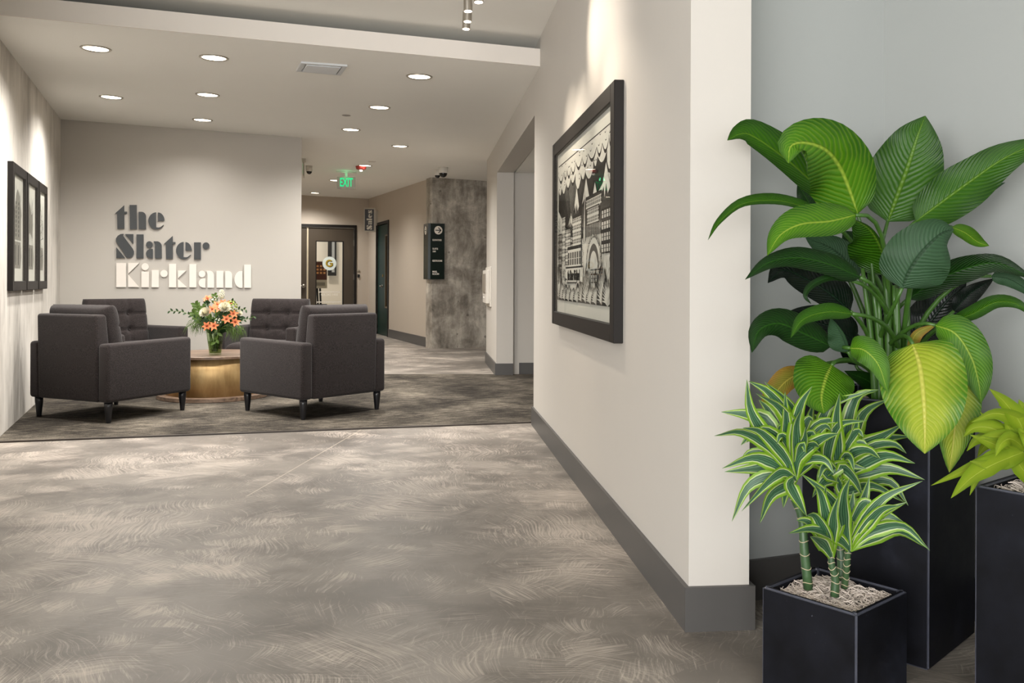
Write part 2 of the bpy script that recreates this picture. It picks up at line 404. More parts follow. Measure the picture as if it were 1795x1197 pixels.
def make_varieg():
    m = M('leaf_variegated', 0.38, 0, 0.5)
    uv = m.node('ShaderNodeTexCoord'); sp = m.node('ShaderNodeSeparateXYZ'); m.set(sp.inputs[0], uv.outputs['UV'])
    v = m.math('MULTIPLY', m.math('ABSOLUTE', m.math('SUBTRACT', sp.outputs[1], 0.5)), 2.0)
    nz = m.noise(m.coords(), 12, 2); v = m.math('ADD', v, m.math('MULTIPLY', m.math('SUBTRACT', nz, 0.5), 0.14))
    col = m.ramp(v, [(0.0, srgb('4f7a52')), (0.06, srgb('27492f')), (0.2, srgb('3a6044')), (0.29, srgb('60835f')), (0.36, srgb('305538')), (0.5, srgb('375d3c')), (0.56, srgb('c3cfa6')), (0.63, srgb('b4c478')), (0.70, srgb('7fa42c')), (1.0, srgb('658f1a'))])
    m.color(col); out = m.N['Material Output']; tl = m.node('ShaderNodeBsdfTranslucent'); m.set(tl.inputs[0], col)
    mx = m.node('ShaderNodeMixShader'); mx.inputs[0].default_value = 0.2
    m.nt.links.new(m.b.outputs[0], mx.inputs[1]); m.nt.links.new(tl.outputs[0], mx.inputs[2]); m.nt.links.new(mx.outputs[0], out.inputs[0])
    m.bump(m.math('SINE', m.math('MULTIPLY', v, 40)), 0.15, 0.002)
    return m.m
varieg = make_varieg()
def stem_mat(name, c1, c2):
    m = M(name, 0.4); a = m.noise(m.coords(scale=(1, 1, 0.1)), 60, 3); m.color(m.mix(a, c1, c2)); return m.m
petiole_mat = stem_mat('petiole_green', srgb('1d400d'), srgb('466c26'))
cane_mat = stem_mat('cane_green', srgb('1c3522'), srgb('45603a'))
cane_ring = plain('cane_ring_tan', srgb('b7a88c'), 0.8)
stem_green = stem_mat('flower_stem_green', srgb('31521e'), srgb('86a146'))

# ------------------------------------------------------------ room shell
fl = struct(prismo('floor', [(-11, -7), (6, -7), (6, 27), (-11, 27)], -0.12, 0, floor_mat))
TOP = 3.35
# left board-formed concrete wall
struct(wallbox('wall_left', (xl(3.0), 3.0), (xl(10.0), 10.0), -0.25, 0, TOP, board_concrete))
PC = Vector((xl(10.0), 10.0))                                   # corner of left wall and sign wall
SE = PC + Vector((GD.x, GD.y)) * (0.95 / GD.y)                   # free end of the sign wall
struct(wallbox('wall_sign', PC, SE, -0.18, 0, TOP, paint))
e2 = SE + Vector((LD.x, LD.y)) * 10.6
struct(wallbox('wall_hall_left', SE + Vector((LD.x, LD.y)) * 0.18, e2, -0.15, 0, TOP, paint_hall))
# hall: far wall with the sales door, right wall with the green door
HC = Vector((-3.28, 20.3))
HS = Vector((-1.445, 15.48))
# right hall wall, cut round the door opening
def hall_x(Y): return HC.x + (Y - HC.y) * (HS.x - HC.x) / (HS.y - HC.y)
HD = Vector((HC.x - HS.x, HC.y - HS.y, 0)).normalized(); HN = Vector((-HD.y, HD.x, 0))   # normal into the hall
g0, g1 = 18.42, 19.42
DOORZ = 2.36
hw = bmesh.new()
def hq(Y0, Y1, z0, z1):
    a = Vector((hall_x(Y0), Y0)); b = Vector((hall_x(Y1), Y1)); n = -HN.xy * 0.15
    prism(hw, [a, b, b + n, a + n], z0, z1)
hq(HS.y, g0, 0, TOP); hq(g0, g1, DOORZ, TOP); hq(g1, HC.y, 0, TOP)
struct(obj('wall_hall_right', hw, paint_hall))
fw = bmesh.new()
def fpt(px): # plan point of the far wall at pixel column px
    k = (px - CX) / F; Y = (HC.x - 2.615 * HC.y) / (k - 2.615); return Vector((k * Y, Y))
G2 = Vector((GD.x, GD.y)); FN = Vector((GD.y, -GD.x))            # toward the camera
d0, d1 = fpt(498), fpt(621)
def fq(a, b, z0, z1): n = -FN * 0.15; prism(fw, [a, b, b + n, a + n], z0, z1)
fq(fpt(430), d0, 0, TOP); fq(d0, d1, DOORZ, TOP); fq(d1, HC, 0, TOP)
struct(obj('wall_far', fw, paint_hall))

# right wall with its passage opening
wr = bmesh.new(); r2 = RD.xy; rn = -RN.xy * 0.206
def rp(Y): return Vector((xr(Y), Y))
c0 = Vector((0.588, 2.943))
def rq(Y0, Y1, z0, z1, t=1.0):
    a, b = rp(Y0), rp(Y1); prism(wr, [a, b, b + rn * t, a + rn * t], z0, z1)
OY0, OY1, OYE, OZ = 7.16, 10.9, 12.72, 2.49
rq(2.943, OY0, 0, TOP); rq(OY0, OY1, OZ, TOP); rq(OY1, OYE, 0, TOP)
struct(obj('wall_right', wr, paint))
# passage behind the opening and corridor behind the pier
struct(prismo('wall_passage', [(xr(11.0) + 0.19, 11.0), (2.3, 11.24), (2.3, 11.4), (xr(11.0) + 0.19, 11.17)], 0, TOP, paint))
struct(prismo('wall_passage_side', [(2.3, 6.9), (2.45, 6.9), (2.45, 16.6), (2.3, 16.6)], 0, TOP, paint))
struct(prismo('wall_passage_near', [(0.42, 6.6), (2.3, 6.8), (2.3, 6.95), (0.40, 6.75)], 0, TOP, paint))
struct(prismo('ceiling_passage', [(xr(7.16) + 0.23, 6.8), (2.3, 6.95), (2.3, 11.2), (xr(10.95) + 0.23, 11.0)], OZ + 0.01, OZ + 0.1, paint_ceiling))
# concrete column by the hall
cA = Vector((-1.40, 15.24)); cB = cA + G2 * 1.6; cs = Vector((LD.x, LD.y)) * 0.27
ch = 0.03
bm = bmesh.new(); prism(bm, [cA + G2 * ch, cB, cB + cs * 2, cA + cs, cA + Vector((LD.x, LD.y)) * ch], 0, 3.2)
struct(obj('trim_concrete_column', bm, column_concrete))
bm = bmesh.new(); prism(bm, [cA + G2 * 0.05 - FN * -0.004, cB + FN * 0.004, cB, cA + G2 * 0.05], 2.61, 2.625)
struct(obj('trim_column_pour_line', bm, column_concrete))
struct(prismo('wall_corridor', [cB + Vector((-0.05, 0.05)), (2.4, 16.55), (2.4, 16.7), cB + Vector((-0.05, 0.2))], 0, TOP, paint_hall))

# niche with the planters
NA = Vector((0.80, 3.205)); nb = Vector((1.438, 3.448))
struct(wallbox('wall_niche_back', NA, nb + (nb - NA).normalized() * 0.1, -0.15, 0, TOP, paint_niche))
nd = Vector((0.385, -1)).normalized()
struct(wallbox('wall_niche_side', nb, nb + nd * 4.6, -0.15, 0, TOP, paint_niche))

# ceilings
bR = Vector((xr(6.85) + 0.003, 6.85)); bL = Vector((-3.34, 5.80)); bd = (bL - bR).normalized(); bL2 = bL + bd * 0.35
poly = [bR, rp(9.8), rp(OYE) + Vector((0.0, 0)), (2.4, 12.9), (2.4, 16.8), (-2.2, 21.5), (-7.2, 20.5), (-9.2, 19.5), (PC.x - 0.2, PC.y + 0.1), bL2]
BH = 0.135
struct(prismo('ceiling_lower', poly, zc, lambda x, y: zc(x, y) + BH - 0.001, paint_ceiling))
n2 = Vector((bd.y, -bd.x)); n2 = n2 if n2.y < 0 else -n2
bm = bmesh.new(); prism(bm, [bR + n2 * 0.012, bR, bL2, bL2 + n2 * 0.012], zc, lambda x, y: zc(x, y) + BH)
struct(obj('trim_ceiling_fascia', bm, paint_beam))
def zu(x, y): return 3.035 - 0.02 * x
struct(prismo('ceiling_upper', [(-9, -6), (5, -6), (5, 8.2), (-9, 8.2)], zu, lambda x, y: zu(x, y) + 0.1, paint_ceiling))
struct(prismo('ceiling_rear_cap', [(-9, 8.1), (5, 8.1), (5, 8.2), (-9, 8.2)], lambda x, y: zc(x, y) + BH, lambda x, y: zu(x, y) + 0.05, paint_ceiling))

# baseboards
BB = 0.146
def bboard(name, a, b, side=1, h=BB, t=0.016, mat=base_paint):
    return struct(wallbox(name, a, b, -side * t, 0, h, mat))
def bbpoly(name, pts, side=1, h=BB, t=0.016):
    """continuous baseboard along plan points, laid outside the wall"""
    bm = bmesh.new(); P = [Vector((p[0], p[1])) for p in pts]; O = []
    for i, p in enumerate(P):
        da = (P[i] - P[i - 1]).normalized() if i else None; db = (P[i + 1] - P[i]).normalized() if i < len(P) - 1 else None
        na = Vector((-da.y, da.x)) * side if da else None; nb_ = Vector((-db.y, db.x)) * side if db else None
        n = na if nb_ is None else nb_ if na is None else (na + nb_) / (1 + na.dot(nb_))
        O.append(p + n * t)
    for i in range(len(P) - 1): prism(bm, [P[i], P[i + 1], O[i + 1], O[i]], 0, h)
    bmesh.ops.remove_doubles(bm, verts=bm.verts, dist=1e-5)
    return struct(obj(name, bm, base_paint))
c1 = c0 - RN.xy * 0.206
bbpoly('baseboard_right', [rp(OY0) - RN.xy * 0.206, rp(OY0), rp(2.943), rp(2.943) - RN.xy * 0.206, rp(3.2) - RN.xy * 0.206], -1)
bbpoly('baseboard_pier', [rp(OYE), rp(OY1), rp(OY1) - RN.xy * 0.206], -1, h=0.15)
bboard('baseboard_passage', (0.09, 11.02), (2.25, 11.235), -1, h=0.15)
bboard('baseboard_niche', NA, nb, -1)
bboard('baseboard_niche_side', nb, nb + nd * 4, -1)
bboard('baseboard_sign_wall', PC, SE, -1)
bboard('baseboard_hall', Vector((hall_x(g0 - 0.06), g0 - 0.06)), HS, -1, h=0.17)
bboard('baseboard_hall_corner', HC, Vector((hall_x(g1 + 0.06), g1 + 0.06)), -1, h=0.17)
bboard('baseboard_far', d1 + G2 * 0.06, HC, -1, h=0.17)

# carpet inset with its metal edge
K0, K1 = Vector((-3.72, 6.265)), Vector((0.19, 7.276))
kd = (K1 - K0).normalized(); K0b = K0
q = [K0, Vector((xr(7.275) + 0.0, 7.255)), Vector((0.19, 7.28)), Vector((2.2, 7.5)), Vector((2.2, 11.2)), Vector((0.1, 11.02)), Vector((xr(10.98) - 0.02, 11.0)), SE + Vector((-0.0, -0.02)), PC]
q[1] = K0 + kd * ((xr(7.2) - K0.x) / kd.x)
q[2] = Vector((xr(7.18) + 0.21, 7.3))
tag(prismo('carpet', q, 0.0, 0.009, carpet_mat), 'grey striated carpet laid under the armchairs and round table', 'carpet')
kn = Vector((kd.y, -kd.x)) * 0.022
struct(prismo('trim_carpet_edge', [K0 + kn, q[1] + kn, q[1], K0], 0, 0.011, plain('dark_metal_edge', srgb('3a322b'), 0.5)))

# ------------------------------------------------------------ doors
def face_basis(o, origin, along, normal): frame(o, origin, along, normal, (0, 0, 1))
# sales double door in the far wall (local x along wall to the right, y toward hall)
W1 = (d1 - d0).length
dr = struct(bpy.data.objects.new('door_1', None)); C.objects.link(dr)
frame(dr, (d0.x, d0.y, 0), (G2.x, G2.y, 0), (FN.x, FN.y, 0))
bm = bmesh.new(); box(bm, -0.06, 0.0, -0.15, 0.02, 0, DOORZ + 0.06); box(bm, W1, W1 + 0.05, -0.15, 0.02, 0, DOORZ + 0.06); box(bm, 0, W1, -0.15, 0.02, DOORZ, DOORZ + 0.06)
obj('door_frame', bm, black_frame, dr)
def lx(px): return (fpt(px) - d0).dot((G2))
# fixed narrow leaf
obj('side_leaf', boxm(0.005, lx(537.5), -0.075, -0.03, 0.01, DOORZ - 0.01, bev=0.004, seg=1), door_brown, dr)
obj('astragal', boxm(lx(538), lx(540.6), -0.08, -0.022, 0.01, DOORZ - 0.01), plain('brass_edge_strip', srgb('c9bba0'), 0.4, 0.3), dr)
# active leaf with a tall light
gx0, gx1 = lx(553.5), lx(602.5); gz0, gz1 = 0.55, at(575, 423, 20.25).z
ax0, ax1 = lx(541), W1 - 0.01
bm = bmesh.new()
box(bm, ax0, gx0, -0.075, -0.03, 0.01, DOORZ - 0.01); box(bm, gx1, ax1, -0.075, -0.03, 0.01, DOORZ - 0.01)
box(bm, gx0, gx1, -0.075, -0.03, 0.01, gz0); box(bm, gx0, gx1, -0.075, -0.03, gz1, DOORZ - 0.01)
leaf = obj('door_leaf', bm, door_brown, dr)
bm = bmesh.new()
for a, b, c, d in ((gx0, gx0 + 0.02, gz0, gz1), (gx1 - 0.02, gx1, gz0, gz1), (gx0, gx1, gz0, gz0 + 0.02), (gx0, gx1, gz1 - 0.02, gz1)): box(bm, a, b, -0.08, -0.024, c, d)
obj('glazing_bead', bm, black_frame, leaf)
obj('pane', boxm(gx0, gx1, -0.056, -0.05, gz0, gz1), clear_glass, leaf)
for z in (0.4, 1.18, 1.95): obj('hinge', boxm(ax1 - 0.004, ax1 + 0.018, -0.03, -0.018, z, z + 0.13), steel, leaf)
hz = at(531, 501, 20.1).z; hx = lx(532)
bm = bmesh.new(); tube(bm, [(hx, -0.03, hz), (hx, 0.02, hz)], 0.042, 14); tube(bm, [(hx, 0.015, hz), (hx, 0.035, hz), (hx - 0.14, 0.04, hz)], 0.014, 8)
obj('door_handle', bm, steel, dr, smooth=True)
# white disc with a gold letter on the glass, and lines of white lettering
gc = (lx(578), at(577, 462, 20.2).z)
bm = bmesh.new(); rr = 0.155
polyplate(bm, [[(gc[0] + rr * cos(2 * pi * i / 40), gc[1] + rr * sin(2 * pi * i / 40)) for i in range(40)]], lambda u, v, d: (u, d, v), -0.048, -0.046)
obj('round_decal', bm, plain('frosted_white_vinyl', srgb('cfd8d2'), 0.5), leaf)
def gpoly(s, dx, dz):
    P = []
    for i in range(25): a = R(40 + i * (280) / 24); P.append((cos(a), sin(a)))
    P[-1] = (0.92, -0.62); P += [(0.92, 0.12), (0.1, 0.12), (0.1, -0.2), (0.48, -0.2), (0.48, -0.48)]
    for i in range(17): a = R(300 - i * 245 / 16); P.append((0.56 * cos(a), 0.58 * sin(a)))
    return [(gc[0] + dx + s * p[0], gc[1] + dz + s * p[1]) for p in P]
bm = bmesh.new(); polyplate(bm, [gpoly(0.082, 0.008, -0.004)], lambda u, v, d: (u, d, v), -0.0455, -0.044); obj('decal_letter_shadow', bm, plain('black_vinyl', srgb('1d1a16'), 0.5), leaf)
bm = bmesh.new(); polyplate(bm, [gpoly(0.082, -0.004, 0.004)], lambda u, v, d: (u, d, v), -0.0435, -0.042); obj('decal_letter', bm, plain('gold_vinyl', srgb('9c8420'), 0.4), leaf)

def text_mesh(s, size, align='CENTER', bold=0.0, extrude=0.001):
    cu = bpy.data.curves.new('txt', 'FONT'); cu.body = s; cu.size = size; cu.align_x = align; cu.align_y = 'CENTER'
    cu.offset = bold; cu.extrude = extrude; cu.resolution_u = 3
    o = bpy.data.objects.new('txt', cu); C.objects.link(o); dg = bpy.context.evaluated_depsgraph_get()
    me = bpy.data.meshes.new_from_object(o.evaluated_get(dg)); bpy.data.objects.remove(o); return me
def put_text(name, s, size, loc, xdir, updir, mat, parent=None, align='CENTER', bold=0.0, sx=1.0, sy=1.0):
    me = text_mesh(s, size, align, bold)
    x = Vector(xdir).normalized(); u = Vector(updir).normalized(); n = x.cross(u)
    Mx = Matrix((x * sx, u * sy, n)).transposed().to_4x4(); Mx.translation = Vector(loc)
    me.transform(Mx); return link(name, me, parent, mat)
white_vinyl = plain('white_vinyl', srgb('efe9df'), 0.5)
put_text('lettering', '425.242.1400', 0.07, (lx(578), -0.047, at(577, 516.5, 20.2).z), (1, 0, 0), (0, 0, 1), white_vinyl, leaf)
for z, xa, xb in ((at(577, 511.5, 20.2).z, lx(559), lx(597)), (at(577, 529, 20.2).z, lx(556), lx(599))):   # lines too small to read
    bm = bmesh.new(); rg = random.Random(8); x = xa
    while x < xb:
        w_ = rg.uniform(.008, .02); box(bm, x, min(x + w_, xb), -.0485, -.047, z - rg.uniform(.010, .016), z + .013); x += w_ + .006
    obj('tiny_lettering', bm, white_vinyl, leaf)['kind'] = 'stuff'
# the room behind the glass
struct(wallbox('wall_sales_back', fpt(470) + Vector((-1.2, 3.2)), HC + Vector((0.5, 3.9)), -0.1, 0, TOP, plain('sales_room_wall', srgb('cdbfac'), 0.6)))
struct(wallbox('wall_sales_side', HC + Vector((-0.12, 0.2)), HC + Vector((-0.9, 4.2)), 0.1, 0, TOP, plain('sales_room_side_wall', srgb('d8d8d2'), 0.6)))
l = bpy.data.lights.new('sales_room_fill', 'AREA'); l.shape = 'DISK'; l.size = .5; l.energy = 42; l.color = (1, .95, .88)  # unseen fill light added to brighten the room behind the door glass
lo_ = bpy.data.objects.new('sales_room_fill', l); C.objects.link(lo_); lo_.location = (*(fpt(575) - FN * 1.6), 2.9)
def infront(px, py, back): # a point seen through the door, `back` metres behind the far wall
    p = fpt(px) - FN * back; Y = p.y * 1.0; k = (px - CX) / F; Y = p.y; return at(px, py, Y)
bp = thing('wall_poster', 'poster of a lit brick building seen through the sales door glass', 'poster', infront(563, 478, 1.2))
G3 = (G2.x, G2.y, 0); F3 = Vector((FN.x, FN.y, 0))
frame(bp, infront(563, 480, 1.2), G3, F3)
obj('poster_board', boxm(-0.22, 0.14, -0.01, 0.0, -0.34, 0.30), poster_mat, bp)
bm = bmesh.new(); box(bm, -0.21, 0.13, 0.0, 0.004, -0.14, 0.28); obj('printed_building', bm, plain('poster_brick', srgb('5a2c1c'), 0.6), bp)
pwo = plain('poster_window_orange', srgb('e8a465'), 0.6)
for i in range(4):
    for j in range(3): obj('printed_window', boxm(-0.19 + i * 0.08, -0.14 + i * 0.08, 0.004, 0.006, 0.0 + j * 0.08, 0.045 + j * 0.08), pwo, bp)
obj('caption_lines', boxm(-0.15, 0.09, 0.0, 0.003, -0.28, -0.2), plain('poster_caption_grey', srgb('8f8677'), 0.6), bp)
es = thing('easel', 'black easel legs below the poster behind the sales door', 'easel')
for dx in (0, 5): obj('leg', tubem([infront(556 + dx, 505, 1.25), infront(560 + dx, 600, 1.05)], 0.025, 6), black_frame, es)
vn = thing('framed_mirror', 'tall dark framed picture behind the white disc of the sales door', 'picture')
frame(vn, infront(583, 455, 3.42), G3, F3)
obj('frame', boxm(-0.12, 0.10, -0.03, 0.0, -0.42, 0.75), black_frame, vn); obj('picture_face', boxm(-0.02, 0.05, 0.0, 0.006, -0.33, 0.7), plain('picture_grey', srgb('8d8a84'), 0.4), vn)
for nm, lb, px, py in (('leaflet_holder', 'dark leaflet holder low behind the sales door glass', 561, 545),):
    o = thing(nm, lb, 'leaflet holder'); frame(o, infront(px, py, 1.0), G3, F3)
    obj('holder_body', boxm(-0.2, 0.16, -0.06, 0, -0.25, 0.16), charcoal_sign, o); obj('leaflet', boxm(-0.16, 0.1, 0.0, 0.006, 0.0, 0.1), poster_mat, o)
# green door in the hall wall, slightly recessed
dg_ = struct(bpy.data.objects.new('door_2', None)); C.objects.link(dg_)
p0 = Vector((hall_x(g0), g0, 0)); W2 = (Vector((hall_x(g1), g1)) - p0.xy).length
frame(dg_, p0, HD, HN)
bm = bmesh.new(); box(bm, -0.07, 0.0, -0.14, 0.02, 0, DOORZ + 0.06); box(bm, W2, W2 + 0.06, -0.14, 0.02, 0, DOORZ + 0.06); box(bm, 0, W2, -0.14, 0.02, DOORZ, DOORZ + 0.06)
obj('door_frame', bm, black_frame, dg_)
vx0, vx1, vz0, vz1 = 0.1, 0.30, 0.62, 2.1
bm = bmesh.new(); box(bm, 0.005, vx0, -0.06, -0.015, 0.01, DOORZ - 0.005); box(bm, vx1, W2 - 0.005, -0.06, -0.015, 0.01, DOORZ - 0.005)
box(bm, vx0, vx1, -0.06, -0.015, 0.01, vz0); box(bm, vx0, vx1, -0.06, -0.015, vz1, DOORZ - 0.005)
lf = obj('door_leaf', bm, door_green, dg_)
bm = bmesh.new()
for a, b, c, d in ((vx0 - 0.03, vx0, vz0 - 0.03, vz1 + 0.03), (vx1, vx1 + 0.03, vz0 - 0.03, vz1 + 0.03), (vx0, vx1, vz0 - 0.03, vz0), (vx0, vx1, vz1, vz1 + 0.03)): box(bm, a, b, -0.065, -0.005, c, d)
obj('vision_frame', bm, plain('bronze_vision_frame', srgb('6b5a44'), 0.4), lf)
obj('pane', boxm(vx0, vx1, -0.04, -0.034, vz0, vz1), clear_glass, lf)
bm = bmesh.new(); tube(bm, [(0.62, -0.02, 1.05), (0.62, 0.04, 1.05), (0.50, 0.045, 1.05)], 0.014); tube(bm, [(0.62, -0.015, 1.05), (0.62, -0.005, 1.05)], 0.035, 12)
obj('door_handle', bm, steel, lf, smooth=True)
obj('lock_cylinder', tubem([(0.55, -0.015, 1.27), (0.55, 0.0, 1.27)], 0.03, 12), plain('brass_lock', srgb('c8a868'), 0.3, 1), lf)
struct(wallbox('wall_office_back', Vector((hall_x(17.5) + 2.0, 17.5)), Vector((hall_x(21) + 2.0, 21)), 0.1, 0, TOP, plain('office_wall', srgb('b9a78f'), 0.6)))

# ------------------------------------------------------------ letters of the wall sign
def arc(cx, cy, rx, ry, a0, a1, n=14):
    return [(cx + rx * cos(R(a0 + (a1 - a0) * i / n)), cy - ry * sin(R(a0 + (a1 - a0) * i / n))) for i in range(n + 1)]
def rect(x0, y0, x1, y1): return [(x0, y0), (x1, y0), (x1, y1), (x0, y1)]
def circ(cx, cy, r): return arc(cx, cy, r, r, 0, 360 - 360 / 28, 27)
def L_t(x, y, w=143, h=275): # top-left of box
    f = lambda a, b: (x + a * w / 143, y + b * h / 275)
    return [[f(0, 98), f(110, 0), f(110, 75), f(143, 75), f(143, 99), f(111, 99), f(112, 275), f(29, 275), f(25, 98)]]
def L_e(x, y, w=190, h=200):
    cx, cy = x + w * .5, y + h * .5
    left = arc(cx, cy, w * .5, h * .5, 92, 334, 30)
    left += [(x + w * .93, y + h * .80), (x + w * .80, y + h * .855), (x + w * .64, y + h * .885), (x + w * .48, y + h * .875)]
    r = [(x + w * .6, y + h * .5)] + arc(x + w * .6, y + h * .5, w * .4, h * .49, 0, 90, 12)
    return [left, r]
def L_a(x, y, w=185, h=200):
    r = w * .215
    lower = [(x + w * .44, y + h * .45)] + arc(x + w * .32, y + h * .725, w * .32, h * .275, 90, 270, 16) + [(x + w * .44, y + h)]
    right = [(x + w * .48, y + h * .005), (x + w * .70, y + h * .005)] + arc(x + w * .70, y + h * .3, w * .30, h * .295, 80, 0, 8) + [(x + w, y + h), (x + w * .57, y + h), (x + w * .57, y + h * .2)]
    return [circ(x + w * .22, y + h * .2, r), lower, right]
S_up = [[(178, 463), (140, 467), (108, 487), (88, 517), (87, 548), (104, 580), (215, 742), (248, 745), (280, 730), (298, 702), (299, 668), (284, 636), (172, 487)],
        [(192, 467), (292, 467), (292, 582)], [(92, 620), (92, 745), (195, 745)]]
sign = [
 ('t', L_t(75, 130), 0), ('h', [[(247, 128), (330, 128), (333, 410), (250, 410)], [(353, 410), (352, 207), (380, 207)] + arc(385, 262, 54, 55, 88, 0, 8) + [(440, 410)]], 0),
 ('e', L_e(465, 213), 0),
 ('S', S_up, 1), ('l', [rect(327, 470, 410, 748)], 1), ('a', L_a(437, 550), 1), ('t', L_t(645, 487, 137, 268), 1), ('e', L_e(788, 558, 184, 202), 1),
 ('r', [rect(998, 563, 1078, 762), circ(1138, 603, 40)], 1),
 ('K', [rect(92, 803, 205, 1085), [(230, 803), (360, 803), (230, 930)], [(230, 938), (360, 1085), (230, 1085)]], 2),
 ('i', [circ(428, 847, 42), rect(385, 903, 472, 1087)], 2), ('r', [rect(503, 885, 588, 1087), circ(648, 927, 42)], 2),
 ('k', [rect(705, 812, 790, 1088), [(810, 890), (908, 890), (810, 983)], [(810, 990), (918, 1088), (810, 1088)]], 2),
 ('l', [rect(943, 815, 1025, 1088)], 2), ('a', L_a(1052, 892, 180, 199), 2),
 ('n', [rect(1260, 895, 1340, 1092), [(1362, 1092), (1362, 897), (1390, 897)] + arc(1395, 945, 48, 48, 88, 0, 8) + [(1443, 1092)]], 2),
 ('d', [[(1563, 897)] + arc(1540, 995, 70, 98, 92, 268, 18) + [(1563, 1093)], rect(1583, 822, 1663, 1093)], 2)]
SP = Vector((PC.x, PC.y, 0)); SN = Vector((GD.y, -GD.x, 0))
words = ('the top word, dark grey', 'the middle word, dark grey', 'the bottom word, white')
seen = {}
order = ['first', 'second', 'third', 'fourth', 'fifth', 'sixth', 'seventh', 'eighth']
cnt = [0, 0, 0]
for ch_, polys, w in sign:
    bm = bmesh.new()
    P0 = hit(190 + polys[0][0][0] / 6.648, 340 + polys[0][0][1] / 6.648, SP + SN * 0.02, SN)
    org = Vector((P0.x, P0.y, P0.z))
    def fm(u, v, d):
        return hit(190 + u / 6.648, 340 + v / 6.648, SP + SN * 0.02, SN) + SN * (d - 0.02) - org
    polyplate(bm, polys, fm, 0.007, 0.02)
    for poly in polys: # standoff pin fixing the piece to the wall
        mx, my = sum(p[0] for p in poly) / len(poly), sum(p[1] for p in poly) / len(poly)
        if (mx, my) and len(poly) < 30:
            a = fm(mx, my, 0.013); tube(bm, [a, a - SN * 0.0125], 0.006, 6)
        else:
            a = fm(poly[8][0] + 12, poly[8][1], 0.013); tube(bm, [a, a - SN * 0.0125], 0.006, 6)
    o = obj('sign_letter', bm, sign_white if w == 2 else sign_dark)
    o.location = org
    nm = ['the', 'Slater', 'Kirkland'][w]
    tag(o, '%s stencil letter %s, %s of the wall word "%s"' % ('white' if w == 2 else 'dark grey', ch_, order[cnt[w]], nm), 'letter', 'letters of the wall sign')
    cnt[w] += 1

# ------------------------------------------------------------ pictures
def picture(name, label, origin, along, normal, w, h, bar, mat_w, depth, group=None):
    """origin: centre of the back of the frame on the wall; local x along, y out of the wall, z up"""
    t = thing(name, label, 'picture', group=group); frame(t, origin, along, normal)
    bm = bmesh.new()
    for a, b, c, d in ((-w / 2, -w / 2 + bar, -h / 2, h / 2), (w / 2 - bar, w / 2, -h / 2, h / 2), (-w / 2 + bar, w / 2 - bar, -h / 2, -h / 2 + bar), (-w / 2 + bar, w / 2 - bar, h / 2 - bar, h / 2)):
        box(bm, a, b, 0.0, depth, c, d, bev=0.003, seg=1)
    obj('frame', bm, black_frame, t)
    obj('mat_board', boxm(-w / 2 + bar, w / 2 - bar, depth * 0.35, depth * 0.5, -h / 2 + bar, h / 2 - bar), white_paper, t)
    obj('glass', boxm(-w / 2 + bar, w / 2 - bar, depth * 0.5 + 0.015, depth * 0.5 + 0.017, -h / 2 + bar, h / 2 - bar), clear_glass, t)
    return t, depth * 0.5
rnd = random.Random(3)
def strip(P, w):
    """thin ribbon round a polyline in the plane"""
    L = []; Rr = []
    for i, p in enumerate(P):
        a = P[max(i - 1, 0)]; b = P[min(i + 1, len(P) - 1)]; dx, dy = b[0] - a[0], b[1] - a[1]; l = math.hypot(dx, dy) or 1
        ww = w[i] if isinstance(w, list) else w
        L.append((p[0] - dy / l * ww / 2, p[1] + dx / l * ww / 2)); Rr.append((p[0] + dy / l * ww / 2, p[1] - dx / l * ww / 2))
    return L + Rr[::-1]
class Print:
    def __init__(s): s.bm = bmesh.new(); s.z = 0.0
    def poly(s, P, mi, lift=None):
        if lift: s.z += lift
        try:
            vs = [s.bm.verts.new((p[0], s.z, p[1])) for p in P]; f = s.bm.faces.new(vs); f.material_index = mi
        except ValueError: pass
    def line(s, P, w, mi=0):
        Q = strip(P, w); n = len(P)
        va = [s.bm.verts.new((p[0], s.z, p[1])) for p in Q]
        for i in range(n - 1):
            f = s.bm.faces.new((va[i], va[i + 1], va[2 * n - 2 - i], va[2 * n - 1 - i])); f.material_index = mi
def lift(p): p.z += 0.00006
# -- the large linocut on the right wall
PY0, PY1 = 3.93, 5.83; pz0, pz1 = 0.88, 2.045
pmid = (PY0 + PY1) / 2; plen = (PY1 - PY0) * math.sqrt(1 + 0.0975 ** 2)
pt, pd = picture('framed_linocut', 'large black framed black-and-white linocut print of buildings on the right wall', (xr(pmid), pmid, (pz0 + pz1) / 2), -RD, RN, plen, pz1 - pz0, 0.082, 0.1, 0.045)
pr = Print(); iw, ih = plen - 0.27, 0.83; ox, oz = -iw / 2, -ih / 2 - 0.01
def T(x, z): return (ox + x * iw, oz + z * ih)
ic = []
# border line and rain
pr.line([T(0.0, 1.02), T(1, 1.02)], 0.006, 0)
for i in range(130):
    a = i / 129; x0 = 0.33 + (a - 0.5) * 0.10; x1 = -0.35 + a * 1.7
    p0_, p1_ = T(x0, 0.45), T(x1, 0.98)
    if x1 < -0.02 or x1 > 1.02:
        t_ = ((0 if x1 < 0 else 1) - x0) / (x1 - x0); p1_ = T(x0 + (x1 - x0) * t_, 0.45 + 0.53 * t_)
    pr.line([p0_, (p0_[0] * .5 + p1_[0] * .5 + rnd.uniform(-.004, .004), p0_[1] * .5 + p1_[1] * .5), p1_], [0.002, 0.008, rnd.uniform(0.009, 0.016)], 0)
lift(pr)
